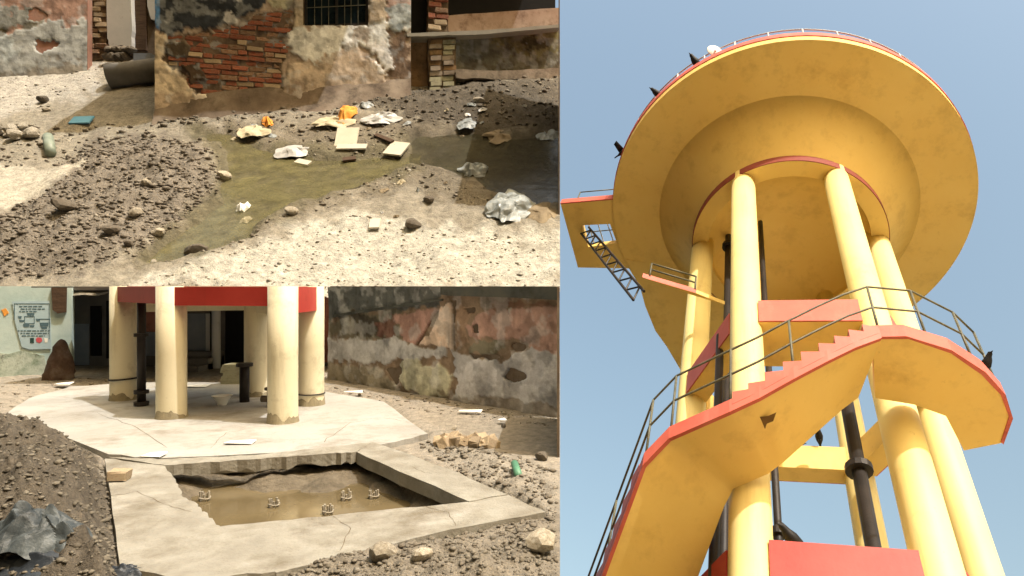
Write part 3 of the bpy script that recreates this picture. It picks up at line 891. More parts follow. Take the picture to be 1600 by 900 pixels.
skin(WR, rw, 'plaster_face', 515, 874.7, 448.6, 662, 1.8, c3(127,112,97,1.45), [
    ([(500,440),(694,440),(692,480),(620,487),(560,490),(500,510)], c3(93,96,96,1.3), 4, 1, 0.0),
    ([(500,500),(560,490),(624,488),(630,532),(600,534),(530,530),(500,540)], c3(110,107,95,1.3), 7, 0.9, 0.005),
    ([(560,496),(590,494),(600,524),(570,526)], c3(64,60,54,1.3), 9, 0.8, 0.0),
    ([(590,505),(616,500),(612,524),(592,524)], c3(130,93,84,1.3), 6, 0.7, 0.0),
    ([(622,494),(655,482),(692,480),(680,502),(664,528),(650,540),(632,530)], c3(158,128,120,1.45), 3, 1, 0.012),
    ([(690,478),(708,472),(711,512),(712,548),(652,540),(668,522),(682,500)], c3(200,181,166,1.45), 3, 1, 0.016),
    ([(712,474),(746,478),(748,490),(728,512),(736,532),(712,548)], c3(151,129,111,1.3), 5, 1, 0.004),
    ([(728,512),(748,490),(780,480),(890,472),(890,566),(838,548),(826,536),(770,530),(735,530)], c3(160,132,123,1.45), 4, 1, 0.012),
    ([(760,470),(890,470),(890,478),(780,486)], c3(112,86,72,1.45), 4, 0.8, 0.008),
    ([(736,532),(800,530),(800,550),(760,558),(734,552)], c3(118,115,101,1.3), 4, 1, 0.004),
    ([(500,526),(600,532),(628,531),(654,540),(704,538),(708,560),(700,566),(626,562),(600,570),(500,566)], c3(169,170,173,1.45), 4, 1, 0.016),
    ([(705,546),(736,556),(790,560),(828,546),(890,560),(890,652),(800,640),(702,628),(716,596),(704,568)], c3(173,174,179,1.45), 4, 1, 0.018),
    ([(630,562),(698,564),(714,594),(704,626),(632,614),(624,590)], c3(174,174,156,1.45), 4, 1, 0.022),
    ([(500,566),(600,572),(608,592),(628,606),(632,616),(500,602)], c3(137,131,118,1.45), 5, 1, 0.012),
    ([(690,612),(800,628),(890,640),(890,670),(690,640)], c3(135,124,109,1.3), 6, 0.7, 0.012),
    ([(604,577),(628,573),(630,580),(622,602),(612,590)], DKH, 1.5, 1, -0.07),
    ([(788,587),(798,574),(812,577),(828,584),(826,592),(804,598),(792,594)], DKH, 1.5, 1, -0.07),
    ([(798,540),(808,533),(822,537),(826,543),(818,549),(802,547)], c3(89,64,52,1.3), 1.5, 1, -0.04),
    ([(739,509),(748,507),(750,519),(741,520)], c3(19,18,17), 1, 1, -0.09),
    ([(736,553),(770,553),(796,556),(780,561),(742,560)], c3(67,59,48,.8), 2, 1, -0.03),
    ([(722,480),(747,478),(744,490),(732,493)], c3(58,52,43,.8), 3, 1, -0.03),
    ([(796,481),(802,480),(801,491),(797,490)], c3(235,232,226), 0.6, 1, 0.03),
    ([(533,498),(547,496),(546,522),(538,524)], c3(190,191,187), 2, 1, 0.02),
    ([(684,484),(688,486),(669,519),(655,541),(651,540),(665,516)], c3(85,60,49,1.3), 1, 1, -0.02),
    ([(708,470),(712,470),(713,550),(709,548)], c3(93,77,65,1.3), 1.2, 1, -0.02)], s=3, flake=c3(200,202,204,1.3))
# projecting stone eave along the top
WR.patch('eave_ledge', [(688,448),(874.6,448),(874.6,469),(800,465),(700,462),(688,460)], -0.02, 0.09, M_plaster_dark, rw)
WR.patch('string_ledge', [(520,492),(560,485),(640,474),(690,467),(690,470),(640,478),(560,489),(520,496)], -0.02, 0.05, M_plaster_dark, rw)

# thin edge-on wall added for the shade an unseen building throws beside the rubble
A2, B2 = Vector((-0.022, 6.15, 0)), Vector((-0.022, 7.9, 0))
v, f = prism([(-0.026,6.15,-0.1),(-0.004,6.15,-0.1),(-0.004,7.95,-0.1),(-0.026,7.95,-0.1)], [(-0.026,6.15,1.49),(-0.004,6.15,1.49),(-0.004,7.95,1.49),(-0.026,7.95,1.49)])
single('yard_shade_wall', v, f, M_plaster_stain, 'thin edge-on wall added to shade the ground beside the rubble', 'wall')

# ================================================================== yard: mural wall and porch at the back
A, B = yp(-80, 592), yp(112, 584)
WM = Wall(A, B)
mw = empty('mural_wall', (A+B)/2, 'pale cyan wall with a painted notice and flaking foot', 'wall')
LM = WM.u(B)
WM.block('wall_body', 0, LM, -0.1, 1.497, -0.2, 0.0, M_cyan, mw)
WM.patch('flaking_foot', jagged([(-78,556),(-20,552),(40,550),(70,556),(76,588),(0,591),(-78,592)], 2, 5, 1), -0.001, 0.01, M_cyanflake, mw)
WM.patch('brown_post', [(80,448.5),(104,448.5),(103,488),(90,490),(82,484)], 0.0, 0.05, M_wood, mw)
WM.patch('yellow_mark', jagged([(2,484),(10,482),(13,490),(6,494)], 1, 3, 3), 0.0, 0.008, M_orange, mw)
# painted notice
nb = empty('painted_notice', WM.pt(50, 545, 0.02), 'faded blue notice with a diagram, text lines and three logos', 'sign')
WM.patch('notice_panel', [(19,471),(79,470),(80,545),(46,546),(34,542),(24,505)], 0.0115, 0.018, M_signblue, nb)
def mark(poly, m, name='notice_mark'):
    WM.patch(name, poly, 0.019, 0.022, m, nb)
for (x0, y0, x1, y1) in [(22,474,77,475),(22,474,23,500),(76.4,474,77.4,530)]:
    mark([(x0,y0),(x1,y0),(x1,y1),(x0,y1)], M_ink)
rr = random.Random(5)
for row, (y, x0, x1) in enumerate([(478,30,66),(482,32,70),(486,30,58),(516,28,78),(520,32,76),(524,34,70)]):
    x = x0
    while x < x1:
        w = rr.uniform(2.5, 7)
        mark([(x,y),(min(x+w,x1),y),(min(x+w,x1),y+1.5),(x,y+1.5)], M_ink, 'notice_text')
        x += w + 1.5
for (x, y, w, h) in [(28,494,6,4),(30,500,8,3),(42,489,12,4),(36,506,10,5),(56,498,7,4),(62,504,14,6),(64,511,10,3),(46,508,8,3)]:
    mark([(x,y),(x+w,y),(x+w-1,y+h),(x+1,y+h)], M_ink)
for (x0,y0,x1,y1) in [(38,494,54,495),(38,494,39,506),(53,494,54,506),(38,505,54,506),(62,498,78,499),(77,498,78,512)]:
    mark([(x0,y0),(x1,y0),(x1,y1),(x0,y1)], M_ink)
mark([(47,528),(53,528),(53,536),(47,536)], M_inkgreen, 'notice_logo')
mark([(56,529),(59,527),(65,528),(66,533),(62,536),(57,534)], M_inkred, 'notice_logo')
mark([(69,528),(75,529),(74,535),(70,535)], M_paper, 'notice_logo')

# porch
A, B = yp(96, 572), yp(516, 572)
WP_ = Wall(A, B)
po = empty('old_porch', (A+B)/2, 'dark shaded porch with doorways and pillars behind the staging', 'building')
LP_ = WP_.u(B)
WP_.block('back_wall', -0.3, LP_+0.2, -0.1, 1.40, -0.2, 0.0, M_porch, po)
WP_.block('porch_roof', -0.3, LP_+0.2, 1.43, 1.493, -0.2, 1.05, M_porch, po)
a_, b_ = WP_.u(Vector((-8.0, 13, 0))), LP_+0.1
WP_.block('shade_awning', a_, b_, 1.476, 1.494, 1.06, 2.55, M_porch, po)  # thin edge-on slab added to shade the porch front and mural end
WP_.patch('blue_dado', [(104,506),(139,506),(139,570),(104,571)], 0.0, 0.015, M_violet, po)
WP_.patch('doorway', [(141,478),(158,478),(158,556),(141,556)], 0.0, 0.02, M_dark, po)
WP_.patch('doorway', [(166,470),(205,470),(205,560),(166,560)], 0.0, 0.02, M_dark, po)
WP_.patch('rose_panel', [(228,484),(252,484),(252,518),(228,518)], 0.0, 0.016, M_plaster_rose, po)
WP_.patch('white_dado', [(228,519),(252,519),(252,556),(228,556)], 0.0, 0.016, M_violet, po)
WP_.patch('violet_panel', [(290,490),(321,490),(321,560),(290,560)], 0.0, 0.014, M_violet, po)
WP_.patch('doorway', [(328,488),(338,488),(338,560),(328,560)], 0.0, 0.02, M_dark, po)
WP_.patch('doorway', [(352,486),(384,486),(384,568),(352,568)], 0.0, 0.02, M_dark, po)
WP_.patch('light_gap', [(321.5,490),(327,490),(327,558),(321.5,558)], 0.0, 0.05, M_whitewash, po)  # bright gap of light, painted as a pale strip
q = yp(344, 574)
v, f = vcyl(Vector((q.x, q.y-0.15, 0)), 0.075, 0.0, 1.43, 18); part('porch_pillar', v, f, M_whitewash, po, smooth=True)
WP_.patch('rose_panel', [(488,448.6),(515,448.6),(515,566),(488,566)], 0.0, 0.05, M_plaster_rose, po)
# stone steps in front
for k, (h, dpt) in enumerate([(0.10, 0.95), (0.20, 0.6), (0.29, 0.3)]):
    u0, u1 = WP_.u(WP_.pt(286, 560)), WP_.u(WP_.pt(350, 560))
    WP_.block('stone_step', u0, u1, 0.0, h, 0.0, dpt, M_pipe_conc, po)
# pale stone stack by the steps
e = empty('stone_stack', yp(362, 603), 'pale stack of flat stones beside the porch steps', 'stones')
for k in range(7):
    q = yp(362, 603, 0.0); z = 0.028 + k*0.042
    w = 0.3 + random.uniform(-.04, .04); dx = random.uniform(-.02, .02)
    v, f = boxg(q.x-w/2+dx, q.x+w/2+dx, q.y-0.02, q.y+0.28, z, z+0.038)
    part('flat_stone', v, f, M_plaster_bge, e)
# brown draped mound beside the mural
q = yp(93, 592)
g = lathe([(0.30,0.0),(0.31,0.10),(0.27,0.22),(0.24,0.32),(0.19,0.43),(0.15,0.50),(0.12,0.56),(0.06,0.60),(0.0,0.61)], 36)
vv = []
for x, y, z in g[0]:
    d = 1 + 0.30*float(fbm(np.array([x*6+3]), np.array([y*6]), np.array([z*5]), 4, 9)[0])
    vv.append(q + Vector((x*d + 0.03*math.sin(z*9), y*d, z*(1+0.12*math.sin(x*11)))))
vv = [q + Vector(((p_.x-q.x)*0.72, (p_.y-q.y)*0.72, p_.z-q.z)) for p_ in vv]
single('draped_mound', vv, g[1], M_mound, 'lumpy brown cloth covered mound standing beside the painted notice', 'bundle', smooth=True)

# ================================================================== yard: loose things
def crumple(name, c, w, l, h, m, label, cat, seed=0, ex=None, ey=None, en=None, rot=0.0, n=22, group=None, sharp=1.0, heap=0.15):
    """a crumpled sheet lying at c: irregular outline, folded relief"""
    ex = ex or Vector((1,0,0)); ey = ey or Vector((0,1,0)); en = en or Vector((0,0,1))
    a = np.linspace(-1, 1, n); X, Y = np.meshgrid(a, a); X = X.ravel(); Y = Y.ravel()
    o = seed*7.3
    R = np.hypot(X, Y); T = np.arctan2(Y, X)
    sq = np.maximum(np.abs(X), np.abs(Y))/np.maximum(R, 1e-6)
    k = sq*(1 + 0.22*fbm(np.cos(T)*1.5+o, np.sin(T)*1.5, o=3, s=seed))
    x, y = X*k*w/2, Y*k*l/2
    x = x + 0.06*w*fbm(X*2+o, Y*2, o=2, s=seed+1); y = y + 0.06*l*fbm(X*2+o, Y*2+9, o=2, s=seed+2)
    gr = np.random.default_rng(seed+50); rid = np.zeros_like(X); tot = 0
    for q_ in range(9):
        th_ = gr.uniform(0, math.pi); fr_ = gr.uniform(0.5, 2.4)*sharp; am = 1/fr_**0.7
        ph = gr.uniform(0, 1) + 0.35*fbm(X*1.3+o, Y*1.3+q_, o=2, s=seed+q_)
        tri = np.abs(((X*math.cos(th_)+Y*math.sin(th_))*fr_ + ph) % 2 - 1)
        rid += am*tri; tot += am
    rid = (rid/tot - 0.22)/0.56
    edge = np.clip(1.1 - R**2*0.6, 0.15, 1)
    dome = np.clip(1 - R**2*0.75, 0, 1)*heap
    z = h*(np.clip(rid, 0.02, 1.2)*edge*(1-0.4*heap) + dome)
    cr, sr = math.cos(rot), math.sin(rot)
    V = [c + ex*(float(p)*cr-float(q)*sr) + ey*(float(p)*sr+float(q)*cr) + en*(float(s)+0.004) for p, q, s in zip(x, y, z)]
    Fc = [(i*n+j, i*n+j+1, (i+1)*n+j+1, (i+1)*n+j) for i in range(n-1) for j in range(n-1)]
    ob = single(name, V, Fc, m, label, cat, group, smooth=False)
    md = ob.modifiers.new('thickness', 'SOLIDIFY'); md.thickness = 0.004
    return ob
crumple('plastic_sheet', yard_pt(56, 906, -0.12), 0.50, 0.34, 0.19, M_tarp, 'crumpled blue grey plastic sheet heaped on the dark soil', 'plastic sheet', 3, n=60, sharp=3.0, heap=0.8)
crumple('dark_tarpaulin', yard_pt(60, 925, -0.08), 0.62, 0.22, 0.10, M_tarp_dark, 'dark tarpaulin bunched in front of the blue plastic sheet', 'tarpaulin', 5, n=40, sharp=2.0, heap=0.6)
crumple('dark_tarpaulin', yard_pt(190, 900, 0.0), 0.30, 0.12, 0.05, M_tarp_dark, 'dark tarpaulin edge lying against the collar corner', 'tarpaulin', 8, n=30, sharp=2.0, heap=0.4)
# brick on the collar
q = yp(187, 750, 0.036)
o = link('loose_brick', BK_TAN[1], None, q + Vector((0,0,0.04))); o.scale = (0.14, 0.12, 0.075); o.rotation_euler = (0.05, 0.03, 0.15)
tag(o, 'single dusty brick lying on the left slab of the collar', 'brick')
# green pipe stub
q = yard_pt(806, 752, 0.035)
single('green_pipe', *tube([q + Vector((0.03, -0.12, 0.0)), q + Vector((-0.02, 0.14, 0.03))], 0.03, 12), M_pipe_green, 'short green plastic pipe lying on the rubble', 'pipe', smooth=True)
# ring of cord
q = yard_pt(578, 846, 0.01)
single('cord_ring', *tube([q + Vector((0.055*math.cos(t), 0.05*math.sin(t), 0.008+0.004*math.sin(3*t))) for t in np.linspace(0, 6.283, 20)], 0.007, 6), M_clod_pale, 'small pale ring of cord lying on the front collar', 'cord', smooth=True)
# rubble bricks on the right
for i in range(15):
    px = 690 + i*5.6 + random.uniform(-3, 3); py = 693 + abs(i-6)*1.2 + random.uniform(-3, 5)
    q = yard_pt(px, py, 0.035)
    o = link('rubble_block', random.choice(BK_TAN), None, q); o.scale = (0.13+0.06*random.random(), 0.1, 0.08+0.04*random.random())
    o.rotation_euler = (random.uniform(-.5,.5), random.uniform(-.5,.5), random.uniform(0, 3))
    tag(o, 'pale broken brick block in the rubble row behind the pit', 'rubble', 'broken blocks in the rubble row')
for i, (px, py, r, lb) in enumerate([(598,886,0.075,'largest pale stone half buried in the clods before the pit'), (845,872,0.085,'grey angular stone at the foot of the clod heap end'),
        (660,892,0.055,'small pale stone beside the large half buried stone'), (710,672,0.035,'round brown lump on the earth behind the apron'),
        (786,668,0.03,'small dark stone near the shade of the thin wall'), (846,718,0.06,'flat dark stone lying in the wall shade')]):
    stone(yard_pt(px, py, 0.0), r, lb, dark=(i in (4,5)), sx=1.2)
card(785, 657, 0.08, 0.1, 0.4, 'small white scrap standing by the old wall', 'paper', 'paper_scrap', M_paper, 0.03)
card(735, 643, 0.26, 0.1, -0.1, 'white splinter lying at the foot of the old wall', 'paper', 'paper_scrap', M_paper, 0.03)
card(552, 613, 0.24, 0.1, 0.2, 'white splinter on the ground behind the right column', 'paper', 'paper_scrap', M_paper, 0.03)

# ------------------------------------------------------------------ clods (uncountable)
ICO = None
def ico():
    global ICO
    if ICO is None:
        bm = bmesh.new(); bmesh.ops.create_icosphere(bm, subdivisions=1, radius=1.0)
        ICO = (np.array([v.co[:] for v in bm.verts]), np.array([[v.index for v in f.verts] for f in bm.faces])); bm.free()
    return ICO
def clods(name, polys, count, rpx, ptarr, hfun, m, label, seed, avoid=(), sink=0.25):
    g = np.random.default_rng(seed)
    P = []
    for poly, wgt in polys:
        xs_ = [a for a, b in poly]; ys_ = [b for a, b in poly]
        k = int(count*wgt)
        a = g.uniform(min(xs_), max(xs_), k*3); b = g.uniform(min(ys_), max(ys_), k*3)
        ok = polydist(a, b, poly) > 0
        for av in avoid: ok &= polydist(a, b, av) < -2
        P.append(np.stack([a[ok], b[ok]], 1)[:k])
    P = np.concatenate(P)
    P = P[(P[:, 0] < 870)]
    x, y, z = ptarr(P[:, 0], P[:, 1]); z = z + hfun(P[:, 0], P[:, 1])
    dist = y
    r = rpx[0]*(rpx[1]/rpx[0])**(g.random(len(P))**3.0)
    r = r*dist/F
    V0, F0 = ico(); nv = len(V0)
    jit = 1 + 0.35*g.uniform(-1, 1, (len(P), nv, 1))
    sc = g.uniform(0.6, 1.3, (len(P), 1, 3)); sc[:, :, 2] *= 0.55
    V = V0[None]*jit*sc*r[:, None, None]
    th = g.uniform(0, 6.28, len(P)); c, s = np.cos(th)[:, None], np.sin(th)[:, None]
    V = np.stack([V[:, :, 0]*c - V[:, :, 1]*s, V[:, :, 0]*s + V[:, :, 1]*c, V[:, :, 2]], -1)
    V += np.stack([x, y, z + r*sink], 1)[:, None, :]
    Q = (F0[None] + (np.arange(len(P))*nv)[:, None, None]).reshape(-1, 3)
    o = link(name, bigmesh(name, V.reshape(-1, 3), Q, m, smooth=False))
    tag(o, label, 'clods', kind='stuff')
    return o
clods('dark_clods', [(Y_HEAPL, 0.66), (Y_HEAPR, 0.34)], 9000, (0.7, 6.5), yard_plane, yard_h, M_clod_deep, 'brown soil clods covering the heaps around the pit', 1)
clods('tan_clods', [(Y_HEAPR, 0.7), (Y_RUB, 0.3)], 4200, (0.7, 6.5), yard_plane, yard_h, M_clod, 'tan clods and gravel on the right of the pit', 2)
clods('yard_gravel', [([(500,604),(700,622),(874,655),(874,668),(740,655),(640,640)], 0.5), ([(110,590),(500,590),(500,604),(110,604)], 0.15), ([(0,590),(120,592),(60,620),(0,640)], 0.1), (Y_OUT, 0.25), (Y_SLAB, 0.25)], 1100, (0.6, 4), yard_plane, yard_h, M_clod, 'grit and litter strewn along the foot of the old wall', 3, avoid=(Y_BASIN,))

# ================================================================== hillside buildings
# left plastered wall
A, B = hp(-90, 138, 0), hp(137, 116, 0)
WL = Wall(A, B)
lw = empty('plaster_wall', (A+B)/2, 'pink and grey plastered wall with two rubble holes above the pale bank', 'wall')
ztop = WL.pt(60, -60).z
WL.block('wall_body', 0, WL.u(B), A.z-1.0, ztop, -0.4, 0.0, M_plaster_pink, lw)
skin(WL, lw, 'plaster_face', -90, 137, -60, 150, 2.2, c3(178,146,132,.95), [
    ([(-100,16),(0,20),(40,14),(72,18),(72,36),(30,46),(0,52),(-100,56)], c3(140,142,138,1.05), 6, 1, 0.01),
    ([(-100,60),(0,52),(30,42),(55,46),(78,34),(110,38),(150,42),(150,160),(-100,160)], c3(172,176,176,1.05), 6, 1, 0.03),
    ([(-100,64),(20,52),(40,80),(20,104),(-100,110)], c3(190,200,204,1.05), 9, 0.8, 0.032),
    ([(-100,98),(60,100),(140,92),(150,160),(-100,160)], c3(140,132,120,1.05), 9, 0.75, 0.03),
    ([(46,20),(60,15),(72,20),(78,26),(60,33),(45,30)], c3(96,90,62,.8), 2, 1, -0.05),
    ([(54,64),(62,59),(70,64),(84,63),(94,68),(86,75),(74,77),(66,84),(56,80)], c3(78,68,44,.8), 2, 1, -0.09),
    ([(0,46),(14,48),(10,54),(0,53)], c3(90,84,70,.8), 2, 1, -0.03),
    ([(66,34),(40,46),(0,54),(0,48),(30,40)], c3(110,104,84,.8), 3, 0.8, 0.0)], s=11)

# recess: brick pier, white pier, dark back
A, B = hp(130, 98, 0), hp(246, 98, 0)
WB = Wall(A, B)
rc = empty('recessed_wall', (A+B)/2, 'recess with brick pier and whitewashed pier behind the pipe', 'wall')
WB.block('wall_body', -0.4, WB.u(B)+0.4, A.z-1.0, ztop+1.0, -0.5, 0.0, M_plaster_stain, rc)
WB.patch('brick_bed', [(136,-40),(166,-40),(166,80),(160,92),(136,96)], 0.0, 0.22, M_mortar, rc)
lay_bricks(WB, [(136,-20),(166,-20),(166,78),(158,84),(136,84)], 0.26, 0.17, 0.42, rc, lambda u, z, r: r.choice([BK_STD, BK_TAN]), 0.06, 3)
WB.patch('white_pier', jagged([(165,-40),(204,-40),(206,40),(205,74),(185,70),(172,76),(168,60)], 0.8, 4, 4), 0.0, 0.30, M_whitewash, rc)
WB.patch('dark_recess', [(206,-40),(228,-40),(228,78),(206,78)], 0.0, 0.1, M_wood, rc)  # flat dark panel, its colour stands in for the recess's shade
WB.patch('white_strip', jagged([(229,-40),(244,-40),(243,30),(236,30),(230,10)], 0.7, 3, 4), 0.0, 0.12, M_whitewash, rc)
for i in range(9):
    px = 172 + (i % 5)*8 + random.uniform(-3,3); py = 84 + (i//5)*10 + random.uniform(-2,2)
    o = link('rubble_block', random.choice(ROCKD), None, WB.pt(px, py, 0.55)); o.scale = (0.2, 0.2, 0.2); o.rotation_euler.z = i
    tag(o, 'dark stone block heaped behind the concrete pipe', 'rubble', 'dark blocks behind the concrete pipe')
q = WB.pt(228, 96, 0.5)
v, f = boxg(q.x-0.28, q.x+0.28, q.y-0.2, q.y+0.2, q.z-0.15, q.z+0.2)
single('blue_box', v, f, M_violet, 'small dusty blue grey box behind the concrete pipe', 'box')
# concrete pipe
a, b = hill_pt(170, 142, 0.34), hill_pt(258, 134, 0.36)
ang = (b-a).normalized()
n = 28; side = ang.cross(Vector((0,0,1))).normalized(); up = side.cross(ang)
def ringpts(c, r): return [c + (side*math.cos(2*math.pi*k/n) + up*math.sin(2*math.pi*k/n))*r for k in range(n)]
v = ringpts(a, 0.36) + ringpts(b, 0.36) + ringpts(b, 0.28) + ringpts(a, 0.28)
f = []
for i in range(4):
    for k in range(n):
        f.append((i*n+k, i*n+(k+1) % n, ((i+1) % 4)*n+(k+1) % n, ((i+1) % 4)*n+k))
single('concrete_pipe', v, f, M_pipe_conc, 'grey concrete drain pipe lying against the house corner', 'pipe', smooth=True)

# brick house
A, B = hp(243, 194, 0), hp(642, 152, 0)
WH = Wall(A, B)
ho = empty('brick_house', (A+B)/2, 'old brick house with peeled plaster, navy paint and a barred window', 'house')
LH = WH.u(B)
zb, zt = min(A.z, B.z)-1.0, WH.pt(440, -150).z
WH.block('wall_body', 0.0, LH, zb, zt, -5.0, -0.18, M_mortar, ho)
def PH(name, poly, o0, o1, m, jag=0, n=4, seed=0, root=None):
    return WH.patch(name, jagged(poly, jag, n, seed) if jag else poly, o0, o1, m, root or ho)
EXT = -170
PH('front_render', [(475,43),(576,37),(576,EXT+5),(642,EXT),(642,205),(475,205)], -0.2, -0.06, M_plaster_stain)
PH('front_render', [(243,EXT),(475,EXT),(475,205),(243,205)], -0.2, -0.06, M_mortar)
PH('front_render', [(475,EXT),(576,EXT),(576,-60),(475,-60)], -0.2, -0.05, M_plaster_tan)
BPOLY = [(262,56),(300,50),(345,43),(382,33),(416,18),(440,16),(459,12),(459,46),(446,60),(446,130),(436,172),(345,182),(332,150),(300,138),(282,116),(262,90)]
skin(WH, ho, 'plaster_face', 243, 642, -175, 206, 2.2, c3(144,130,116,1.3), [
    ([(230,48),(262,54),(264,92),(284,118),(302,140),(334,150),(342,220),(230,220)], c3(180,167,147,1.3), 5, 1, 0.05),
    ([(230,140),(300,150),(345,176),(340,220),(230,220)], c3(153,136,119,1.3), 8, 0.7, 0.05),
    (BPOLY, c3(114,98,84,.8), 4, 1, -0.03),
    ([(459,-200),(477,-200),(477,45),(459,48)], c3(187,175,156,1.3), 2, 1, 0.05),
    ([(574,-200),(602,-200),(604,42),(574,40)], c3(184,171,153,1.3), 3, 1, 0.05),
    ([(446,94),(490,90),(520,78),(560,72),(576,86),(600,110),(598,152),(540,172),(430,190),(444,130)], c3(172,158,142,1.3), 7, 1, 0.03),
    ([(446,50),(475,46),(576,38),(608,30),(640,26),(662,34),(652,50),(614,62),(612,92),(622,100),(614,112),(596,108),(590,92),(574,84),(560,72),(520,76),(490,92),(450,94)], c3(206,208,206,1.3), 6, 1, 0.036),
    ([(572,66),(606,60),(612,92),(622,100),(612,112),(594,106),(588,92),(574,84)], c3(223,228,231,1.3), 4, 1, 0.038),
    ([(540,50),(580,44),(570,66),(545,72)], c3(145,132,117,1.3), 8, 0.8, 0.03),
    ([(604,50),(642,46),(650,210),(600,210),(606,150),(618,110)], c3(106,90,77,1.3), 7, 1, 0.01),
    ([(430,140),(520,150),(600,140),(642,130),(642,220),(420,220)], c3(134,118,104,1.3), 10, 0.8, 0.03),
    ([(602,-200),(650,-200),(650,26),(620,26),(606,30)], c3(165,142,133,1.3), 4, 1, 0.03),
    ([(606,18),(640,10),(655,30),(640,46),(616,44)], c3(154,165,169,1.3), 6, 0.9, 0.034),
    ([(418,-200),(459,-200),(459,8),(440,16),(424,14),(418,6)], c3(172,169,146,1.3), 4, 1, 0.02),
    ([(249,-200),(417,-200),(417,14),(398,24),(382,30),(345,41),(300,48),(262,54),(249,52)], c3(64,69,77,.9), 4, 1, 0.03),
    ([(356,20),(368,22),(376,38),(362,42),(350,32)], c3(225,226,226,.9), 3, 1, 0.02),
    ([(366,-10),(384,-14),(378,6),(370,8)], c3(201,202,203,.9), 3, 1, 0.02),
    ([(262,20),(272,22),(270,32),(264,30)], c3(151,155,159,.9), 4, 1, 0.02),
    ([(243,-200),(250,-200),(250,48),(243,44)], c3(96,146,206,.9), 1.2, 1, 0.034),
    ([(264,66),(292,66),(300,72),(294,90),(278,92),(264,82)], c3(96,85,71,.8), 2, 1, 0.055),
    ([(284,102),(310,100),(322,112),(324,126),(298,130)], c3(90,74,60,.8), 2, 1, 0.055)], hole=(475,576,-60,41), s=21, nz=0.018)
def pick(u, z, r):
    d = abs(u - LH*0.26)
    if r.random() < 0.75 - d*0.28: return BK_RED
    return r.choice([BK_STD, BK_TAN, BK_STD])
nb_ = lay_bricks(WH, BPOLY, -0.005, 0.142, 0.44, ho, pick, 0.10, 11)
# flared foot of the wall
v, f = [], []
nn = 40
for i in range(nn+1):
    u = LH*i/nn
    for j, (o_, dz) in enumerate([(0.05, 0.75), (0.14, 0.40), (0.30, 0.12), (0.62, -0.35)]):
        q = WH.A + WH.d*u + WH.n*(o_ + (0.10*float(vnoise(np.array([u*1.7]), np.array([j*1.3]), None, 4)[0]) if j else -0.02))
        # ground height below
        zz = CAMZ + SLOPE*(q.y-DHILL)
        v.append(Vector((q.x, q.y, zz + dz*0.7 + 0.05 + (0.16*float(vnoise(np.array([u*1.1]), np.array([j*3.3]), None, 8)[0]))))); 
for i in range(nn):
    for j in range(3):
        a_ = i*4+j; f.append((a_, a_+4, a_+5, a_+1))
part('rubble_foot', v, f, M_plaster_stain, ho, smooth=True)
# window
win = PH('window', [(476,-60),(575,-60),(575,38),(476,43)], -0.178, -0.12, M_glass_dark)
PH('window_frame', [(476,-60),(480,-60),(480,42),(476,43)], -0.12, -0.06, M_rust, root=win)
PH('window_frame', [(571,-60),(575,-60),(575,38),(571,38)], -0.12, -0.06, M_rust, root=win)
PH('window_frame', [(524,-60),(528,-60),(528,40),(524,40)], -0.12, -0.06, M_rust, root=win)
PH('window_frame', [(480,39),(524,37),(524,40),(480,42)], -0.12, -0.06, M_rust, root=win)
PH('window_frame', [(528,37),(571,35),(571,38),(528,40)], -0.12, -0.06, M_rust, root=win)
for x in (491, 502, 513, 538, 548, 559):
    PH('window_bar', [(x,-60),(x+1,-60),(x+1,41),(x,41)], -0.055, -0.035, M_rail, root=win)
for y in (-20, 10):
    PH('window_bar', [(479,y+1.5),(572,y-3),(572,y-2),(479,y+2.5)], -0.03, -0.01, M_rail, root=win)
# unseen roof slab, its eave made deep to shade the front wall
WH.block('roof_shade_slab', -0.15, LH-0.6, zt, zt+0.25, -5.2, 1.35, M_conc, ho)

# passage and right outbuilding
A, B = hp(640, 146, 0), hp(874.6, 120, 0)
WO = Wall(A, B)
ou = empty('outbuilding', (A+B)/2, 'low outbuilding with brick pier, ledge and dark opening', 'building')
LO = WO.u(B)
def PO(name, poly, o0, o1, m, jag=0, n=4, seed=0):
    pl = jagged(poly, jag, n, seed) if jag else poly
    return WO.patch(name, [(min(a, 874.6), b) for a, b in pl], o0, o1, m, ou)
zto = WO.pt(760, -150).z
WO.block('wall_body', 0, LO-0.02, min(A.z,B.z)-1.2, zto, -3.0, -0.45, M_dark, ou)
PO('passage_wall', [(640,56),(669,56),(669,170),(640,170)], -0.46, -0.25, M_ochre, 0.5, 4, 1)
PO('lower_wall', [(712,56),(874.6,44),(874.6,150),(712,150)], -0.46, -0.14, M_plaster_moss)
WO2 = Wall(WO.A - WO.n*0.13, WO.B - WO.n*0.13)
skin(WO2, ou, 'plaster_face', 712, 874.6, 44, 150, 2.4, c3(132,130,116,.9), [
    ([(760,60),(890,54),(890,92),(800,96)], c3(146,140,100,.9), 12, 0.8, 0.0), ([(712,58),(760,56),(750,110),(712,112)], c3(140,140,134,.9), 8, 0.8, 0.0),
    ([(800,62),(826,60),(850,70),(820,74)], c3(70,66,48,.9), 6, 0.8, 0.0), ([(712,100),(890,96),(890,160),(712,160)], c3(112,106,92,.9), 8, 0.8, 0.0)], s=31)
PO('sill_wall', [(700,24),(874.6,12),(874.6,42),(700,50)], -0.46, -0.02, M_plaster_pale, 0.5, 6, 2)
PO('ledge', [(636,52),(760,47),(874.6,38),(874.6,43),(760,53),(636,57)], -0.4, 0.32, M_conc, 0.6, 6, 3)
PO('pier_core', [(669,-60),(700,-60),(700,47),(712,56),(712,140),(706,158),(672,156),(669,100)], -0.46, 0.12, M_mortar, 0.6, 5, 4)
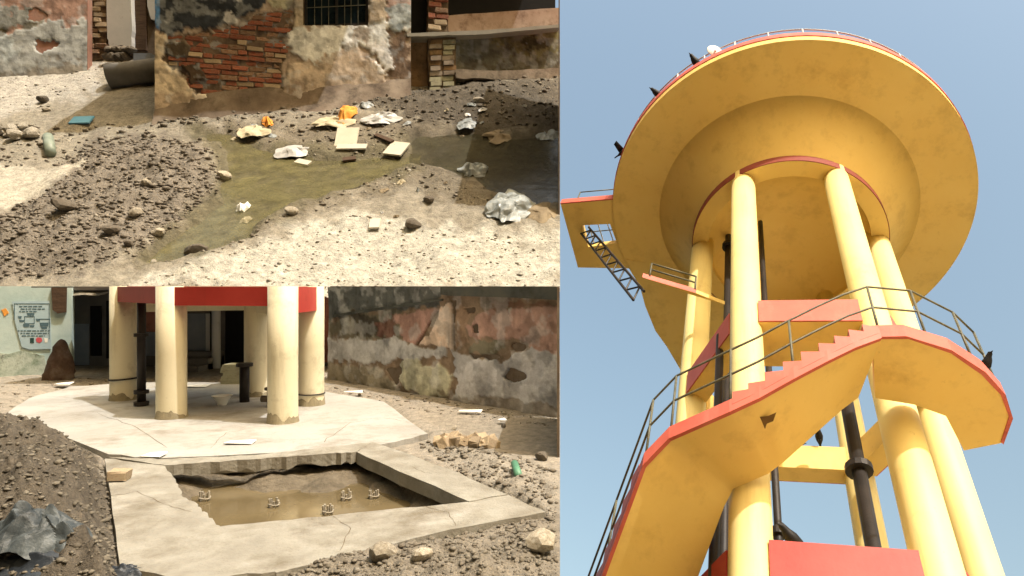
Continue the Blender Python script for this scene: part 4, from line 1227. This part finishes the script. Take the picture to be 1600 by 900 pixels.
lay_bricks(WO, [(669,-30),(699,-30),(699,44),(669,46)], 0.2, 0.17, 0.40, ou, lambda u, z, r: r.choice([BK_RED, BK_STD, BK_TAN]), 0.03, 5)
for i in range(11):
    for j in range(2):
        px = 671 + j*20 + random.uniform(0, 3); py = 62 + i*8.2 + random.uniform(-1, 1)
        w = random.uniform(15, 20)
        PO('pier_stone', [(px,py),(px+w,py-1),(px+w+random.uniform(-1,1),py+6),(px+random.uniform(-1,1),py+6.6)], 0.08, 0.16+random.uniform(0,.07), random.choice([M_plaster_bge, M_ochre, M_plaster_tan]), 0.5, 2, i*2+j)
PO('foot_ledge', [(712,108),(790,110),(874.6,106),(874.6,122),(800,124),(712,122)], -0.2, 0.25, M_plaster_tan, 1.5, 6, 6)
WO.block('shade_overhang', 0, LO-0.02, zto, zto+0.25, -3.0, 0.9, M_conc, ou)  # unseen top slab, its overhang added to shade the outbuilding front

# thin wall added for an unseen neighbouring house, casting its shade on the hillside
zn = CAMZ + SLOPE*(20-DHILL)
v, f = prism([(-0.03,14.5,2.0),(-0.006,14.5,2.0),(-0.006,19.6,2.0),(-0.03,19.6,2.0)], [(-0.03,14.5,9.0),(-0.006,14.5,9.0),(-0.006,19.6,12.5),(-0.03,19.6,12.5)])
single('hill_shade_wall', v, f, M_plaster_stain, 'tall thin wall added to shade the hillside beside the dark puddle', 'wall')

# ================================================================== hillside litter
def hcr(name, px, py, wpx, hpx, rel, m, label, cat, seed, rot=0.0, **k):
    y = float(hill_plane(np.array([px]), np.array([py]))[1][0])
    w = wpx*y/F
    l = hpx*y/F/ (math.sin(TH + math.atan2(CY-py, F)*-1) + 1e-3)
    return crumple(name, hill_pt(px, py, 0.0), w, l, rel, m, label, cat, seed, EX, EY, EN, rot, **k)
hcr('cream_sack', 520, 203, 62, 16, 0.22, M_sack, 'open cream sack beside the orange sack by the house foot', 'sack', 11)
hcr('orange_sack', 543, 192, 26, 26, 0.34, M_orange, 'bright orange and yellow sack lying on the cream sack', 'sack', 12)
hcr('plastic_wrap', 594, 199, 66, 18, 0.24, M_polywhite, 'white plastic wrapping right of the orange sack', 'plastic', 13, sharp=1.7)
hcr('torn_sack', 396, 216, 54, 20, 0.22, M_sack, 'torn cream sack with orange scrap beside puddle inlet', 'sack', 14, 0.3)
hcr('orange_scrap', 418, 203, 16, 16, 0.2, M_orange, 'small orange scrap on the torn sack', 'scrap', 15, 0.5)
hcr('white_sheet', 462, 239, 66, 18, 0.16, M_polywhite, 'long white sheet lying at the upper edge of the puddle', 'plastic', 16, 0.1)
hcr('grey_scrap', 572, 172, 24, 10, 0.14, M_bag_grey, 'small grey scrap on the bank above the white wrapping', 'scrap', 17)
hcr('clear_bag', 740, 264, 42, 20, 0.26, M_bag_grey, 'pale clear plastic bag at the edge of the dark puddle', 'plastic', 18, sharp=1.6)
hcr('silver_bag', 798, 335, 66, 44, 0.34, M_bag_grey, 'crumpled silver plastic bag on the pale ground by dark puddle', 'plastic', 19, -0.2, n=36, sharp=2.0, heap=0.4)
hcr('brown_cloth', 848, 342, 50, 34, 0.14, M_mat_brown, 'flat brown cloth beside the silver bag', 'cloth', 20)
hcr('white_tissue', 381, 321, 20, 16, 0.16, M_paper, 'small white crumpled tissue in the middle of the puddle', 'tissue', 21)
hcr('pale_scrap', 384, 339, 18, 10, 0.06, M_sack, 'flat pale scrap below the white tissue in the puddle', 'scrap', 22)
hcr('grey_rag', 730, 204, 34, 18, 0.14, M_bag_grey, 'grey rag in the shade above the dark puddle', 'rag', 23)
hcr('cream_rag', 780, 214, 46, 18, 0.18, M_mat_brown, 'cream brown rag on the shaded bank by dark puddle', 'rag', 24)
hcr('pale_plastic', 856, 210, 36, 18, 0.18, M_bag_grey, 'pale plastic at the end of the shaded bank', 'plastic', 25)
for i in range(22):
    px, py = random.choice([(random.uniform(360,640), random.uniform(186,226)), (random.uniform(650,870), random.uniform(170,212)), (random.uniform(560,800), random.uniform(290,350))])
    w_ = random.uniform(5, 12)
    hcr('litter_scrap', px, py, w_, w_*random.uniform(0.4, 0.8), random.uniform(0.04, 0.10), random.choice([M_sack, M_polywhite, M_bag_grey, M_mat_brown, M_paper]), 'small torn scrap of litter on the mud around the sacks and puddles', 'litter', 300+i, random.uniform(0, 3), n=8, group='small litter scraps on the mud')
def plate(px, py, wpx, lpx, rot, label, name, m=M_tile, cat='tile', tilt=0.1, up=0.05):
    c = hill_pt(px, py, up); y = c.y; w = wpx*y/F; l = lpx*y/F/0.42
    R = Matrix((EX, EY, EN)).transposed() @ Matrix.Rotation(rot, 3, 'Z') @ Matrix.Rotation(tilt, 3, 'X')
    g = boxg(-w/2, w/2, -l/2, l/2, 0, 0.045)
    return single(name, [c + R @ Vector(q) for q in g[0]], g[1], m, label, cat)
plate(542, 228, 34, 20, 0.05, 'upright cream tile leaning above the flat tile strip', 'cream_tile', tilt=0.35)
plate(550, 242, 46, 6, 0.02, 'narrow flat cream tile strip at the puddle edge', 'cream_tile')
plate(620, 242, 30, 16, -0.25, 'square cream tile lying by the shade edge', 'cream_tile')
plate(474, 253, 26, 5, -0.4, 'short pale tile splinter dipping in the puddle', 'tile_splinter')
plate(600, 231, 42, 3, -0.7, 'thin brown lath pointing at the square tile', 'wood_lath', M_wood, 'lath')
plate(546, 252, 20, 4, 0.3, 'small dark lath under the flat tile strip', 'wood_lath', M_wood, 'lath')
plate(128, 198, 30, 9, 0.1, 'bright blue card lying in the shade left of house', 'blue_card', M_bluecard, 'card')
plate(586, 366, 16, 10, 0.1, 'small pale tile fragment on the dry pale ground', 'tile_fragment', M_tile)
a = hill_pt(75, 232, 0.16); b = hill_pt(79, 254, 0.14)
single('grey_green_pipe', *tube([a, b], 0.12, 14), M_pipe_grey, 'short grey green pipe stub among the white stones', 'pipe', smooth=True)
q = hill_pt(270, 416, 0.06)
single('bent_hose', *tube([q + EX*(0.34*math.cos(t)) + EY*(0.2*math.sin(t)) + EN*0.03 for t in np.linspace(math.pi*1.02, math.pi*1.98, 12)], 0.05, 8), M_clod_pale, 'bent pale hose piece at the puddle outlet', 'hose', smooth=True)
for i in range(16):
    px = random.uniform(-10, 62); py = 206 + random.uniform(0, 18) + (px/62)*4
    stone(hill_pt(px, py, 0.03), random.uniform(0.10, 0.2), 'whitish broken stone in the row left of the pipe stub', 'stone', 'white stones in the row', sx=1.25, m=M_clod_pale)
for px, py, r, dk, lb in [(308,394,0.20,True,'dark smooth stone at the lower edge of the puddle'), (306,402,0.10,False,'pale stone under the dark smooth stone'),
        (455,347,0.13,False,'white stone where the puddle meets pale ground'), (98,365,0.2,True,'largest dark clod stone on the heap below sand patch'),
        (172,395,0.15,True,'dark stone on the lower heap'), (248,382,0.12,False,'pale stone on the heap beside the puddle'),
        (212,357,0.13,False,'upright pale stone in the dark heap'), (228,312,0.12,False,'pale stone high on the dark heap'),
        (200,405,0.1,True,'small dark stone near puddle outlet'), (350,282,0.16,False,'flat pale stone on the point of the heap'),
        (68,165,0.16,True,'dark tuft like stone on the pale bank'), (672,322,0.12,True,'dark stone on the mud left of silver bag'),
        (645,364,0.16,True,'flat dark stone on dry pale ground'), (74,175,0.1,False,'small stone under the dark stone on pale bank'),
        (728,108,0.16,False,'white lump on the ledge of the outbuilding'), (742,112,0.12,False,'smaller white lump on the outbuilding ledge'),
        (750,178,0.13,False,'white lump on the dark bank below outbuilding')]:
    stone(hill_pt(px, py, 0.0), r, lb, dark=dk, sx=1.3)
clods('heap_clods', [(H_HEAP, 1.0)], 8500, (0.5, 6.0), hill_plane, hill_h, M_clod_dark, 'brown clods covering the heap beside the puddle', 5, avoid=(H_PATCH, H_PUD), sink=0.05)
clods('pale_gravel', [(H_PALE, 0.7), (H_TOPL, 0.12), ([(330,200),(640,200),(640,300),(560,320),(330,215)], 0.18)], 3200, (0.4, 4.2), hill_plane, hill_h, M_clod_pale, 'pale gravel strewn over the dry ground', 6, avoid=(H_PUD, H_WET), sink=-0.1)
clods('mud_grit', [(H_MUD, 0.6), (H_BANK, 0.4), ([(0,200),(240,200),(240,225),(60,270),(0,270)], 0.2), ([(243,188),(640,146),(650,166),(560,182),(243,208)], 0.35)], 2000, (0.6, 5), hill_plane, hill_h, M_clod, 'tan grit and rubble on the mud and shaded bank', 7, avoid=(H_PUD, H_WET))

# ================================================================== the water tower
TS = 16.0
upv = TUP
cw = Vector((0.318, 1.0, 0.10))*TS                 # centre of the tank rim from the camera
e1 = Vector((-0.942, 0.0, 0.335)); e1 = (e1 - upv*e1.dot(upv)).normalized()
e2 = upv.cross(e1)
RIMH = cw.dot(upv) + 1.5
basew = Vector((0, 0, CAMZ)) + cw - upv*RIMH
R3 = Matrix((e1, e2, upv)).transposed()
MT = Matrix.Translation(basew) @ R3.to_4x4()
MTI = MT.inverted()
OL = MTI @ Vector((0, 0, CAMZ))
def lray(px, py):
    return (R3.transposed() @ ray(px, py)).normalized()
def tcyl(px, py, r):
    d = lray(px, py); a = d.x**2+d.y**2; b = OL.x*d.x+OL.y*d.y; k = OL.x**2+OL.y**2-r*r
    D = max(b*b-a*k, 0)
    return OL + d*((-b-math.sqrt(D))/a)
def thz(px, py, z):
    d = lray(px, py); return OL + d*((z-OL.z)/d.z)
tw = bpy.data.objects.new('water_tower', None); COL.objects.link(tw); tw.matrix_world = MT
tag(tw, 'tall yellow concrete water tower with red trimmed stair and round tank', 'water tower')
def tp(name, g, m, smooth=False, parent=None, fix=False):
    me = mesh(name, g[0], g[1], m, smooth)
    if fix:
        bm = bmesh.new(); bm.from_mesh(me); bmesh.ops.recalc_face_normals(bm, faces=bm.faces); bm.to_mesh(me); bm.free()
    o = link(name, me, parent or tw)
    return o
ZR = RIMH                      # rim height
RR, RM, RB, RC = 0.2447*TS, 0.1762*TS, 0.1234*TS, 0.1102*TS
ZB = ZR - 0.0742*TS            # ring beam
# tank underside: outer soffit, conical band, then bowl
tank = tp('tank', lathe([(RB, ZB), (RM, ZR-0.02)], 128), M_yellow, True)
tp('rim_soffit', lathe([(RM-0.03, ZR-0.035), (RM+0.02, ZR-0.035), (RR-0.03, ZR), (RR-0.03, ZR+0.05)], 128), M_yellow, False, tank)
tp('rim_edge', lathe([(RR-0.031, ZR-0.004), (RR, ZR), (RR+0.01, ZR+0.2)], 128), M_yellow, False, tank)
tp('roof_edge', lathe([(RR+0.012, ZR+0.2), (RR+0.03, ZR+0.21), (RR+0.03, ZR+0.42), (RR-0.3, ZR+0.48), (0.4, ZR+1.4), (0.0, ZR+1.42)], 96), M_red, False, tank)
tp('ring_beam', lathe([(RB-0.34, ZB-0.02), (RB-0.33, ZB-0.20), (RB+0.005, ZB-0.2), (RB+0.005, ZB+0.02)], 96), M_yellow, False, tank)
tp('red_ring_band', lathe([(RB-0.0, ZB-0.205), (RB+0.016, ZB-0.205), (RB+0.016, ZB+0.03), (RB-0.0, ZB+0.03)], 96), M_reddull, False, tank)
tp('tank_bowl', lathe([(RB-0.335, ZB-0.05), (RB-0.5, ZB+0.25), (RB-1.0, ZB+0.55), (0.0, ZB+0.75)], 72), M_yellow, True, tank)
# roof railing
RAIL = []
for k in range(36):
    a = 2*math.pi*k/36
    q = Vector((math.cos(a)*(RR-0.02), math.sin(a)*(RR-0.02), ZR+0.46))
    tp('rail_post', tube([q, q+Vector((0,0,0.36))], 0.02, 6), M_railw, parent=tank)
for zz in (0.82,):
    tp('roof_rail', tube([(math.cos(a)*(RR-0.02), math.sin(a)*(RR-0.02), ZR+zz) for a in np.linspace(0, 2*math.pi, 97)], 0.018, 6), M_railw, True, tank)

ext = [thz(a_, b_, ZR-0.02) for a_, b_ in [(978,405),(1001,452),(1008,478),(1024,517),(1042,542),(1074,596),(1100,596),(1120,560),(1110,430)]]
tp('soffit_apron', prism(ext, [q_+Vector((0,0,0.12)) for q_ in ext]), M_yellow, parent=tank, fix=True)
# columns
CA = [0.6088 + k*math.pi/3 for k in range(6)]
CP = [Vector((RC*math.cos(a), RC*math.sin(a), 0)) for a in CA]
CRAD = 0.232
for p in CP:
    tp('column', tube([(p.x,p.y,-0.3),(p.x,p.y,4),(p.x,p.y,9),(p.x,p.y,ZB+0.05)], CRAD, 32), M_colyellow, True)
def tbeam(i, j, z0, z1, w, rm=None):
    a, b = CP[i], CP[j]; d = (b-a).normalized(); n = Vector((-d.y, d.x, 0))
    if n.dot((a+b)/2) < 0: n = -n
    a2, b2 = a+d*0.18, b-d*0.18
    def bx(o0, o1, zz0, zz1):
        c = [a2+n*o0, b2+n*o0, b2+n*o1, a2+n*o1]
        return prism([Vector((q.x,q.y,zz0)) for q in c], [Vector((q.x,q.y,zz1)) for q in c])
    o = tp('brace_beam', bx(-w/2, w/2, z0, z1), M_yellow, fix=True)
    tp('red_face', bx(w/2-0.01, w/2+0.02, z0+0.006, z1+0.02), rm or M_red, parent=o, fix=True)
for lv in (10.0, 5.75, 1.8):
    for i in range(6):
        tbeam(i, (i+1) % 6, lv+0.02*(i % 2), lv+0.5+0.02*(i % 2), 0.34, M_redbeam if lv < 8 else None)
# landing slab between the front columns at the upper brace
a, b = CP[0], CP[1]; d = (b-a).normalized(); n = Vector((-d.y, d.x, 0)); n = n if n.dot(a+b) > 0 else -n
c = [a+d*0.2-n*0.18, b-d*0.2-n*0.18, b-d*0.2-n*0.75, a+d*0.2-n*0.75]
tp('upper_landing', prism([Vector((q.x,q.y,10.1)) for q in c], [Vector((q.x,q.y,10.28)) for q in c]), M_yellow, fix=True)

# stair: a straight lower flight, a corner landing, a curved upper flight
def cylp(t, r, z): return Vector((r*math.cos(math.radians(t)), r*math.sin(math.radians(t)), z))
RI, RO = 2.0, 2.98
STN = [(Vector((2.74,-3.2,0)), Vector((1.74,-3.2,0)), 3.86), (Vector((2.74,1.18,0)), Vector((1.74,0.98,0)), 6.72), (cylp(30,RO,0), cylp(33,RI,0), 6.92), (cylp(44,RO,0), cylp(45,RI,0), 7.0)]
for t_, z_ in ((50,7.13),(57,7.38),(64,7.66),(70,7.92),(76,8.16)):
    STN.append((cylp(t_, RO-0.02*(t_-44)/8, 0), cylp(t_, RI, 0), z_))
def sta(q):
    i = min(int(q), len(STN)-2); f_ = q - i
    a_, b_ = STN[i], STN[i+1]
    return a_[0].lerp(b_[0], f_), a_[1].lerp(b_[1], f_), a_[2] + (b_[2]-a_[2])*f_
def spt(q, side, dz, dout=0.0):
    o_, i_, z_ = sta(q)
    p_ = o_ if side else i_
    d_ = (o_-i_).normalized()
    return Vector((p_.x+d_.x*dout, p_.y+d_.y*dout, z_+dz))
QS = sorted(set([k/5 for k in range(0, 5*(len(STN)-1)+1)]))
def ribbon(sec):
    """sweep a closed section along the stair, each side its own strip"""
    v, f = [], []; m = len(sec(QS[0]))
    for j in range(m):
        o_ = len(v)
        for t in QS:
            q = sec(t); v += [q[j], q[(j+1) % m]]
        for i in range(len(QS)-1):
            f.append((o_+2*i, o_+2*i+1, o_+2*i+3, o_+2*i+2))
    for t, od in ((QS[0], 1), (QS[-1], -1)):
        o_ = len(v); v += sec(t); f.append(tuple(range(o_, o_+m))[::od])
    return v, f
stair = tp('stair_flight', ribbon(lambda q: [spt(q,0,0), spt(q,1,0), spt(q,1,0.14), spt(q,0,0.14)]), M_yellow, True)
tp('red_string', ribbon(lambda q: [spt(q,1,-0.012,-0.02), spt(q,1,-0.012,0.025), spt(q,1,0.17,0.025), spt(q,1,0.17,-0.02)]), M_red, False, stair)
st_ = [thz(a_, b_, 7.12) for a_, b_ in [(1180,650),(1200,648),(1213,642),(1208,656),(1198,660),(1194,672),(1188,668)]]
tp('damp_stain', ([p_ - Vector((0,0,0.02)) for p_ in st_], [tuple(range(len(st_)))]), M_damp, parent=stair)
def stepset(q0, q1, n):
    for k in range(n):
        a_, b_ = q0+(q1-q0)*k/n, q0+(q1-q0)*(k+1)/n
        vb = [spt(a_,0,0.08), spt(a_,1,0.08,0.028), spt(b_,1,0.08,0.028), spt(b_,0,0.08)]
        zt_ = sta(b_)[2] + 0.20
        vt = [Vector((p_.x, p_.y, zt_)) for p_ in vb]
        tp('step', prism(vb, vt), M_red, parent=stair, fix=True)
stepset(3.1, 7.95, 9)
stepset(0.0, 0.97, 17)
# right landing: underside read at its own height
ZL = 8.19
lp = [(1363,527),(1417,526),(1486,548),(1537,582),(1568,616),(1580,652),(1566,692),(1506,704),(1478,650),(1428,632),(1368,622)]
top = [thz(a, b, ZL) for a, b in lp]
tp('stair_landing', prism([Vector((q.x,q.y,ZL)) for q in top], [Vector((q.x,q.y,ZL+0.14)) for q in top]), M_yellow, fix=True)
# red edge of the landing
cen = sum(top, Vector())/len(top)
v, f = [], []
edge = top[:7]
fine = []
for i in range(len(edge)-1):
    for k in range(4): fine.append(edge[i].lerp(edge[i+1], k/4))
fine.append(edge[-1])
for q in fine:
    o_ = (q-cen).normalized()
    for dd, zz in ((-0.03, -0.012), (0.02, -0.012), (0.02, 0.2), (-0.03, 0.2)):
        v.append(Vector((q.x+o_.x*dd, q.y+o_.y*dd, ZL+zz)))
for i in range(len(fine)-1):
    for j in range(4):
        f.append((i*4+j, i*4+(j+1) % 4, (i+1)*4+(j+1) % 4, (i+1)*4+j))
tp('red_string', (v, f), M_red, fix=True)
# stair railing
def railing(path, h, r, posts, m=M_rail, par=None):
    for hh in h:
        tp('handrail', tube([p+Vector((0,0,hh)) for p in path], r, 8), m, True, par)
    for i in posts:
        tp('rail_post', tube([path[i], path[i]+Vector((0,0,max(h)))], r*1.1, 8), m, True, par)
path = [spt(q, 1, 0.15) for q in (0.0,0.25,0.5,0.75,1.0,2.0,3.0,4.0,5.0,6.0,7.0,8.0)]
path += [fine[k] + Vector((0,0,0.15)) for k in (6, 11, 15)]
railing(path, (0.45, 0.88), 0.0135, [1,2,3,4,5,6,8,11,12,13,14], par=stair)
# access platform beside the rim with its hatch
ZPF = ZR + 0.05
pf = [(876,319),(958,312),(1010,420),(903,418)]
P4 = [thz(a, b, ZPF) for a, b in pf]
hole = [thz(a, b, ZPF) for a, b in [(910,352),(953,350),(964,380),(919,386)]]
def slab4(a, b, c, d): return prism([Vector((q.x,q.y,ZPF)) for q in (a,b,c,d)], [Vector((q.x,q.y,ZPF+0.16)) for q in (a,b,c,d)])
plat = tp('access_platform', merge(slab4(P4[0],P4[1],hole[1],hole[0]), slab4(P4[1],P4[2],hole[2],hole[1]), slab4(P4[2],P4[3],hole[3],hole[2]), slab4(P4[3],P4[0],hole[0],hole[3])), M_yellow, fix=True)
d_ = (P4[1]-P4[0]).normalized(); n_ = (P4[0]-P4[3]).normalized()*0.03
tp('red_edge', prism([P4[0]+Vector((0,0,-0.005)), P4[1]+Vector((0,0,-0.005)), P4[1]+n_, P4[0]+n_], [P4[0]+Vector((0,0,0.2)), P4[1]+Vector((0,0,0.2)), P4[1]+n_+Vector((0,0,0.2)), P4[0]+n_+Vector((0,0,0.2))]), M_red, parent=plat, fix=True)
pr = [P4[0].lerp(P4[1], 0.3)+Vector((0,0,0.16)), P4[0].lerp(P4[1], 0.98)+Vector((0,0,0.16))]
railing(pr, (0.4,), 0.014, [0, 1], par=plat)
for k in range(3):
    s = hole[0].lerp(hole[1], (k+0.5)/3)+Vector((0,0,0.17)); e = hole[3].lerp(hole[2], (k+0.5)/3)+Vector((0,0,0.17))
    tp('hatch_bar', tube([s, e], 0.014, 6), M_railw, parent=plat)
tp('hatch_bar', tube([hole[0].lerp(hole[3],.5)+Vector((0,0,0.2)), hole[1].lerp(hole[2],.5)+Vector((0,0,0.2))], 0.014, 6), M_rail, parent=plat)
# lattice ladder from the hatch to the small balcony
la, lb = thz(914, 360, ZPF), tcyl(998, 462, 2.9)
la2, lb2 = la + Vector((0,0,0.0)), lb
sd_ = (lb-la).cross(Vector(OL-la)).normalized()*0.12
lad = tp('lattice_ladder', merge(tube([la+sd_, lb+sd_], 0.028, 6), tube([la-sd_, lb-sd_], 0.028, 6)), M_black)
nr = 9
for k in range(nr):
    p0 = (la+sd_).lerp(lb+sd_, k/nr); p1 = (la-sd_).lerp(lb-sd_, (k+0.5)/nr); p2 = (la+sd_).lerp(lb+sd_, (k+1)/nr)
    tp('rung', tube([p0, p1, p2], 0.018, 6), M_black, parent=lad)
# small balcony
bq = [tcyl(1008, 436, 2.75), tcyl(1087, 456, 2.25)]
zbal = (bq[0].z+bq[1].z)/2
bq = [thz(1006, 434, zbal), thz(1088, 458, zbal)]
inw = [Vector((q.x*0.72, q.y*0.72, zbal)) for q in bq]
bal = tp('small_balcony', prism([bq[0], bq[1], inw[1], inw[0]], [q+Vector((0,0,0.1)) for q in (bq[0], bq[1], inw[1], inw[0])]), M_yellow, fix=True)
ou_ = ((bq[0]+bq[1])/2); ou_ = Vector((ou_.x, ou_.y, 0)).normalized()*0.03
tp('red_edge', prism([bq[0]+Vector((0,0,-.004)), bq[1]+Vector((0,0,-.004)), bq[1]+ou_, bq[0]+ou_], [q+Vector((0,0,0.13)) for q in (bq[0], bq[1], bq[1]+ou_, bq[0]+ou_)]), M_red, parent=bal, fix=True)
railing([bq[0].lerp(bq[1],.1)+Vector((0,0,.1)), bq[1].lerp(bq[0],.03)+Vector((0,0,.1))], (0.22, 0.42), 0.016, [0, 1], par=bal)

# black service pipes between the columns
def tpipe(px, py, z, r, z0, z1, fl=()):
    q = thz(px, py, z)
    o = tp('service_pipe', tube([(q.x,q.y,z0),(q.x,q.y,z1)], r, 14), M_black, True)
    for zz in fl:
        tp('flange', tube([(q.x,q.y,zz-0.05),(q.x,q.y,zz+0.05)], r*1.9, 14), M_black, parent=o)
    return o
tpipe(1138, 384, ZB-0.1, 0.07, 0.0, ZB+0.3, (ZB-0.12, 11.5))
tpipe(1205, 640, 9.6, 0.05, 0.0, ZB+0.3, (7.4,))
tpipe(1336, 700, 9.3, 0.10, 0.0, 10.9, (8.9, 5.0))
tpipe(1116, 850, 6.6, 0.06, 0.0, 10.4, (8.2,))
tpipe(1452, 780, 6.9, 0.03, 0.0, ZB, (8.4,))

# dish on the roof edge
q = thz(1118, 80, ZR+0.5)
q = Vector((q.x, q.y, ZR+0.5))
dd = tube([Vector((0,0,0)), Vector((0,0,0.12))], 0.02, 8)
dh = lathe([(0.0,0.0),(0.1,0.015),(0.17,0.05),(0.175,0.056),(0.1,0.024),(0.0,0.01)], 20)
rot = Matrix.Rotation(math.radians(70), 3, 'X')
hold = merge(dd, ([Vector((0,0,0.16)) + rot @ Vector(p_) for p_ in dh[0]], dh[1]))
o = link('roof_dish', mesh('roof_dish', hold[0], hold[1], M_paper, True)); o.matrix_world = MT @ Matrix.Translation(q)
tag(o, 'small white dish standing on the roof edge of the tank', 'dish')

# crows
def bird(P, yaw, label, s=1.0, wings=False):
    """P in tower coordinates; body, head, beak, tail as one continuous lofted surface"""
    pts = [(-0.24,0,0.06,0.012,0.03),(-0.14,0,0.075,0.02,0.028),(-0.06,0,0.10,0.055,0.05),(0.02,0,0.12,0.066,0.062),(0.08,0,0.145,0.05,0.05),(0.115,0,0.18,0.034,0.036),(0.145,0,0.195,0.03,0.03),(0.165,0,0.192,0.012,0.012),(0.20,0,0.184,0.003,0.003)]
    v, f = [], []
    n = 10
    for x, y, z, w, h in pts:
        for k in range(n):
            t = 2*math.pi*k/n
            v.append(Vector((x*s, (y+w*math.cos(t))*s, (z+h*math.sin(t))*s)))
    for i in range(len(pts)-1):
        for k in range(n):
            f.append((i*n+k, i*n+(k+1) % n, (i+1)*n+(k+1) % n, (i+1)*n+k))
    f += [tuple(reversed(range(n))), tuple(range((len(pts)-1)*n, len(pts)*n))]
    lg = merge(tube([(0.0,0.02*s,0.0),(0.0,0.02*s,0.08*s)], 0.006*s, 6), tube([(0.0,-0.02*s,0.0),(0.0,-0.02*s,0.08*s)], 0.006*s, 6))
    if wings:
        for sg in (1, -1):
            lg = merge(lg, prism([Vector((0.05*s, 0.04*s*sg, 0.13*s)), Vector((0.0, 0.3*s*sg, 0.17*s)), Vector((-0.1*s, 0.26*s*sg, 0.165*s)), Vector((-0.1*s, 0.04*s*sg, 0.12*s))], [Vector((0.05*s, 0.04*s*sg, 0.145*s)), Vector((0.0, 0.3*s*sg, 0.18*s)), Vector((-0.1*s, 0.26*s*sg, 0.175*s)), Vector((-0.1*s, 0.04*s*sg, 0.135*s))]))
    g = merge((v, f), lg)
    o = link('crow', mesh('crow', g[0], g[1], M_bird, True))
    o.matrix_world = MT @ Matrix.Translation(P) @ Matrix.Rotation(yaw, 4, 'Z')
    return tag(o, label, 'bird', 'crows on the tower')
def onrim(px, py, z): 
    q = thz(px, py, z); r = math.hypot(q.x, q.y)
    return Vector((q.x*RR/r, q.y*RR/r, z))
bird(onrim(1084, 96, ZR+0.48), 0.5, 'crow perched on the tank rim beside the white dish', 1.25)
bird(onrim(1024, 148, ZR+0.48), 0.2, 'crow perched alone low on the curve of tank rim', 1.2)
bird(onrim(966, 238, ZR+0.48), 2.2, 'crow with raised wings on the rim above the access platform', 1.0, True)
bird(Vector((CP[3].x*0.9+0.5, CP[3].y*0.9-0.1, 10.52)), 1.0, 'crow sitting on the rear brace beam beside thick pipe', 1.0)
bird(Vector((CP[4].x+(CP[3].x-CP[4].x)*0.45, CP[4].y+(CP[3].y-CP[4].y)*0.45, 10.53)), 2.6, 'crow sitting midway along the rear brace beam', 1.0)
pb = CP[0].lerp(CP[1], 0.25); bird(Vector((pb.x, pb.y, 6.28)), 0.3, 'crow sitting on the low front brace beam', 1.2)
bird(Vector((fine[14].x, fine[14].y, ZL+0.21)), 1.5, 'crow perched on the red edge of the big landing', 0.9)

# the ground the tower stands on (below the picture)
ce = basew
v, f = [], []
nseg = 40
ringv = []
for k in range(nseg):
    a = 2*math.pi*k/nseg
    q = MT @ Vector((26*math.cos(a), 26*math.sin(a), 0))
    if q.x < 0.3:
        q = Vector((0.3, q.y, 0)); 
        # stay on the plane
        q.z = basew.z - (upv.x*(q.x-basew.x) + upv.y*(q.y-basew.y))/upv.z
    ringv.append(q)
o = single('tower_yard', ringv, [tuple(range(nseg))], M_yard2, kind='structure')
print('bricks', nb_, 'objects', len(bpy.data.objects))
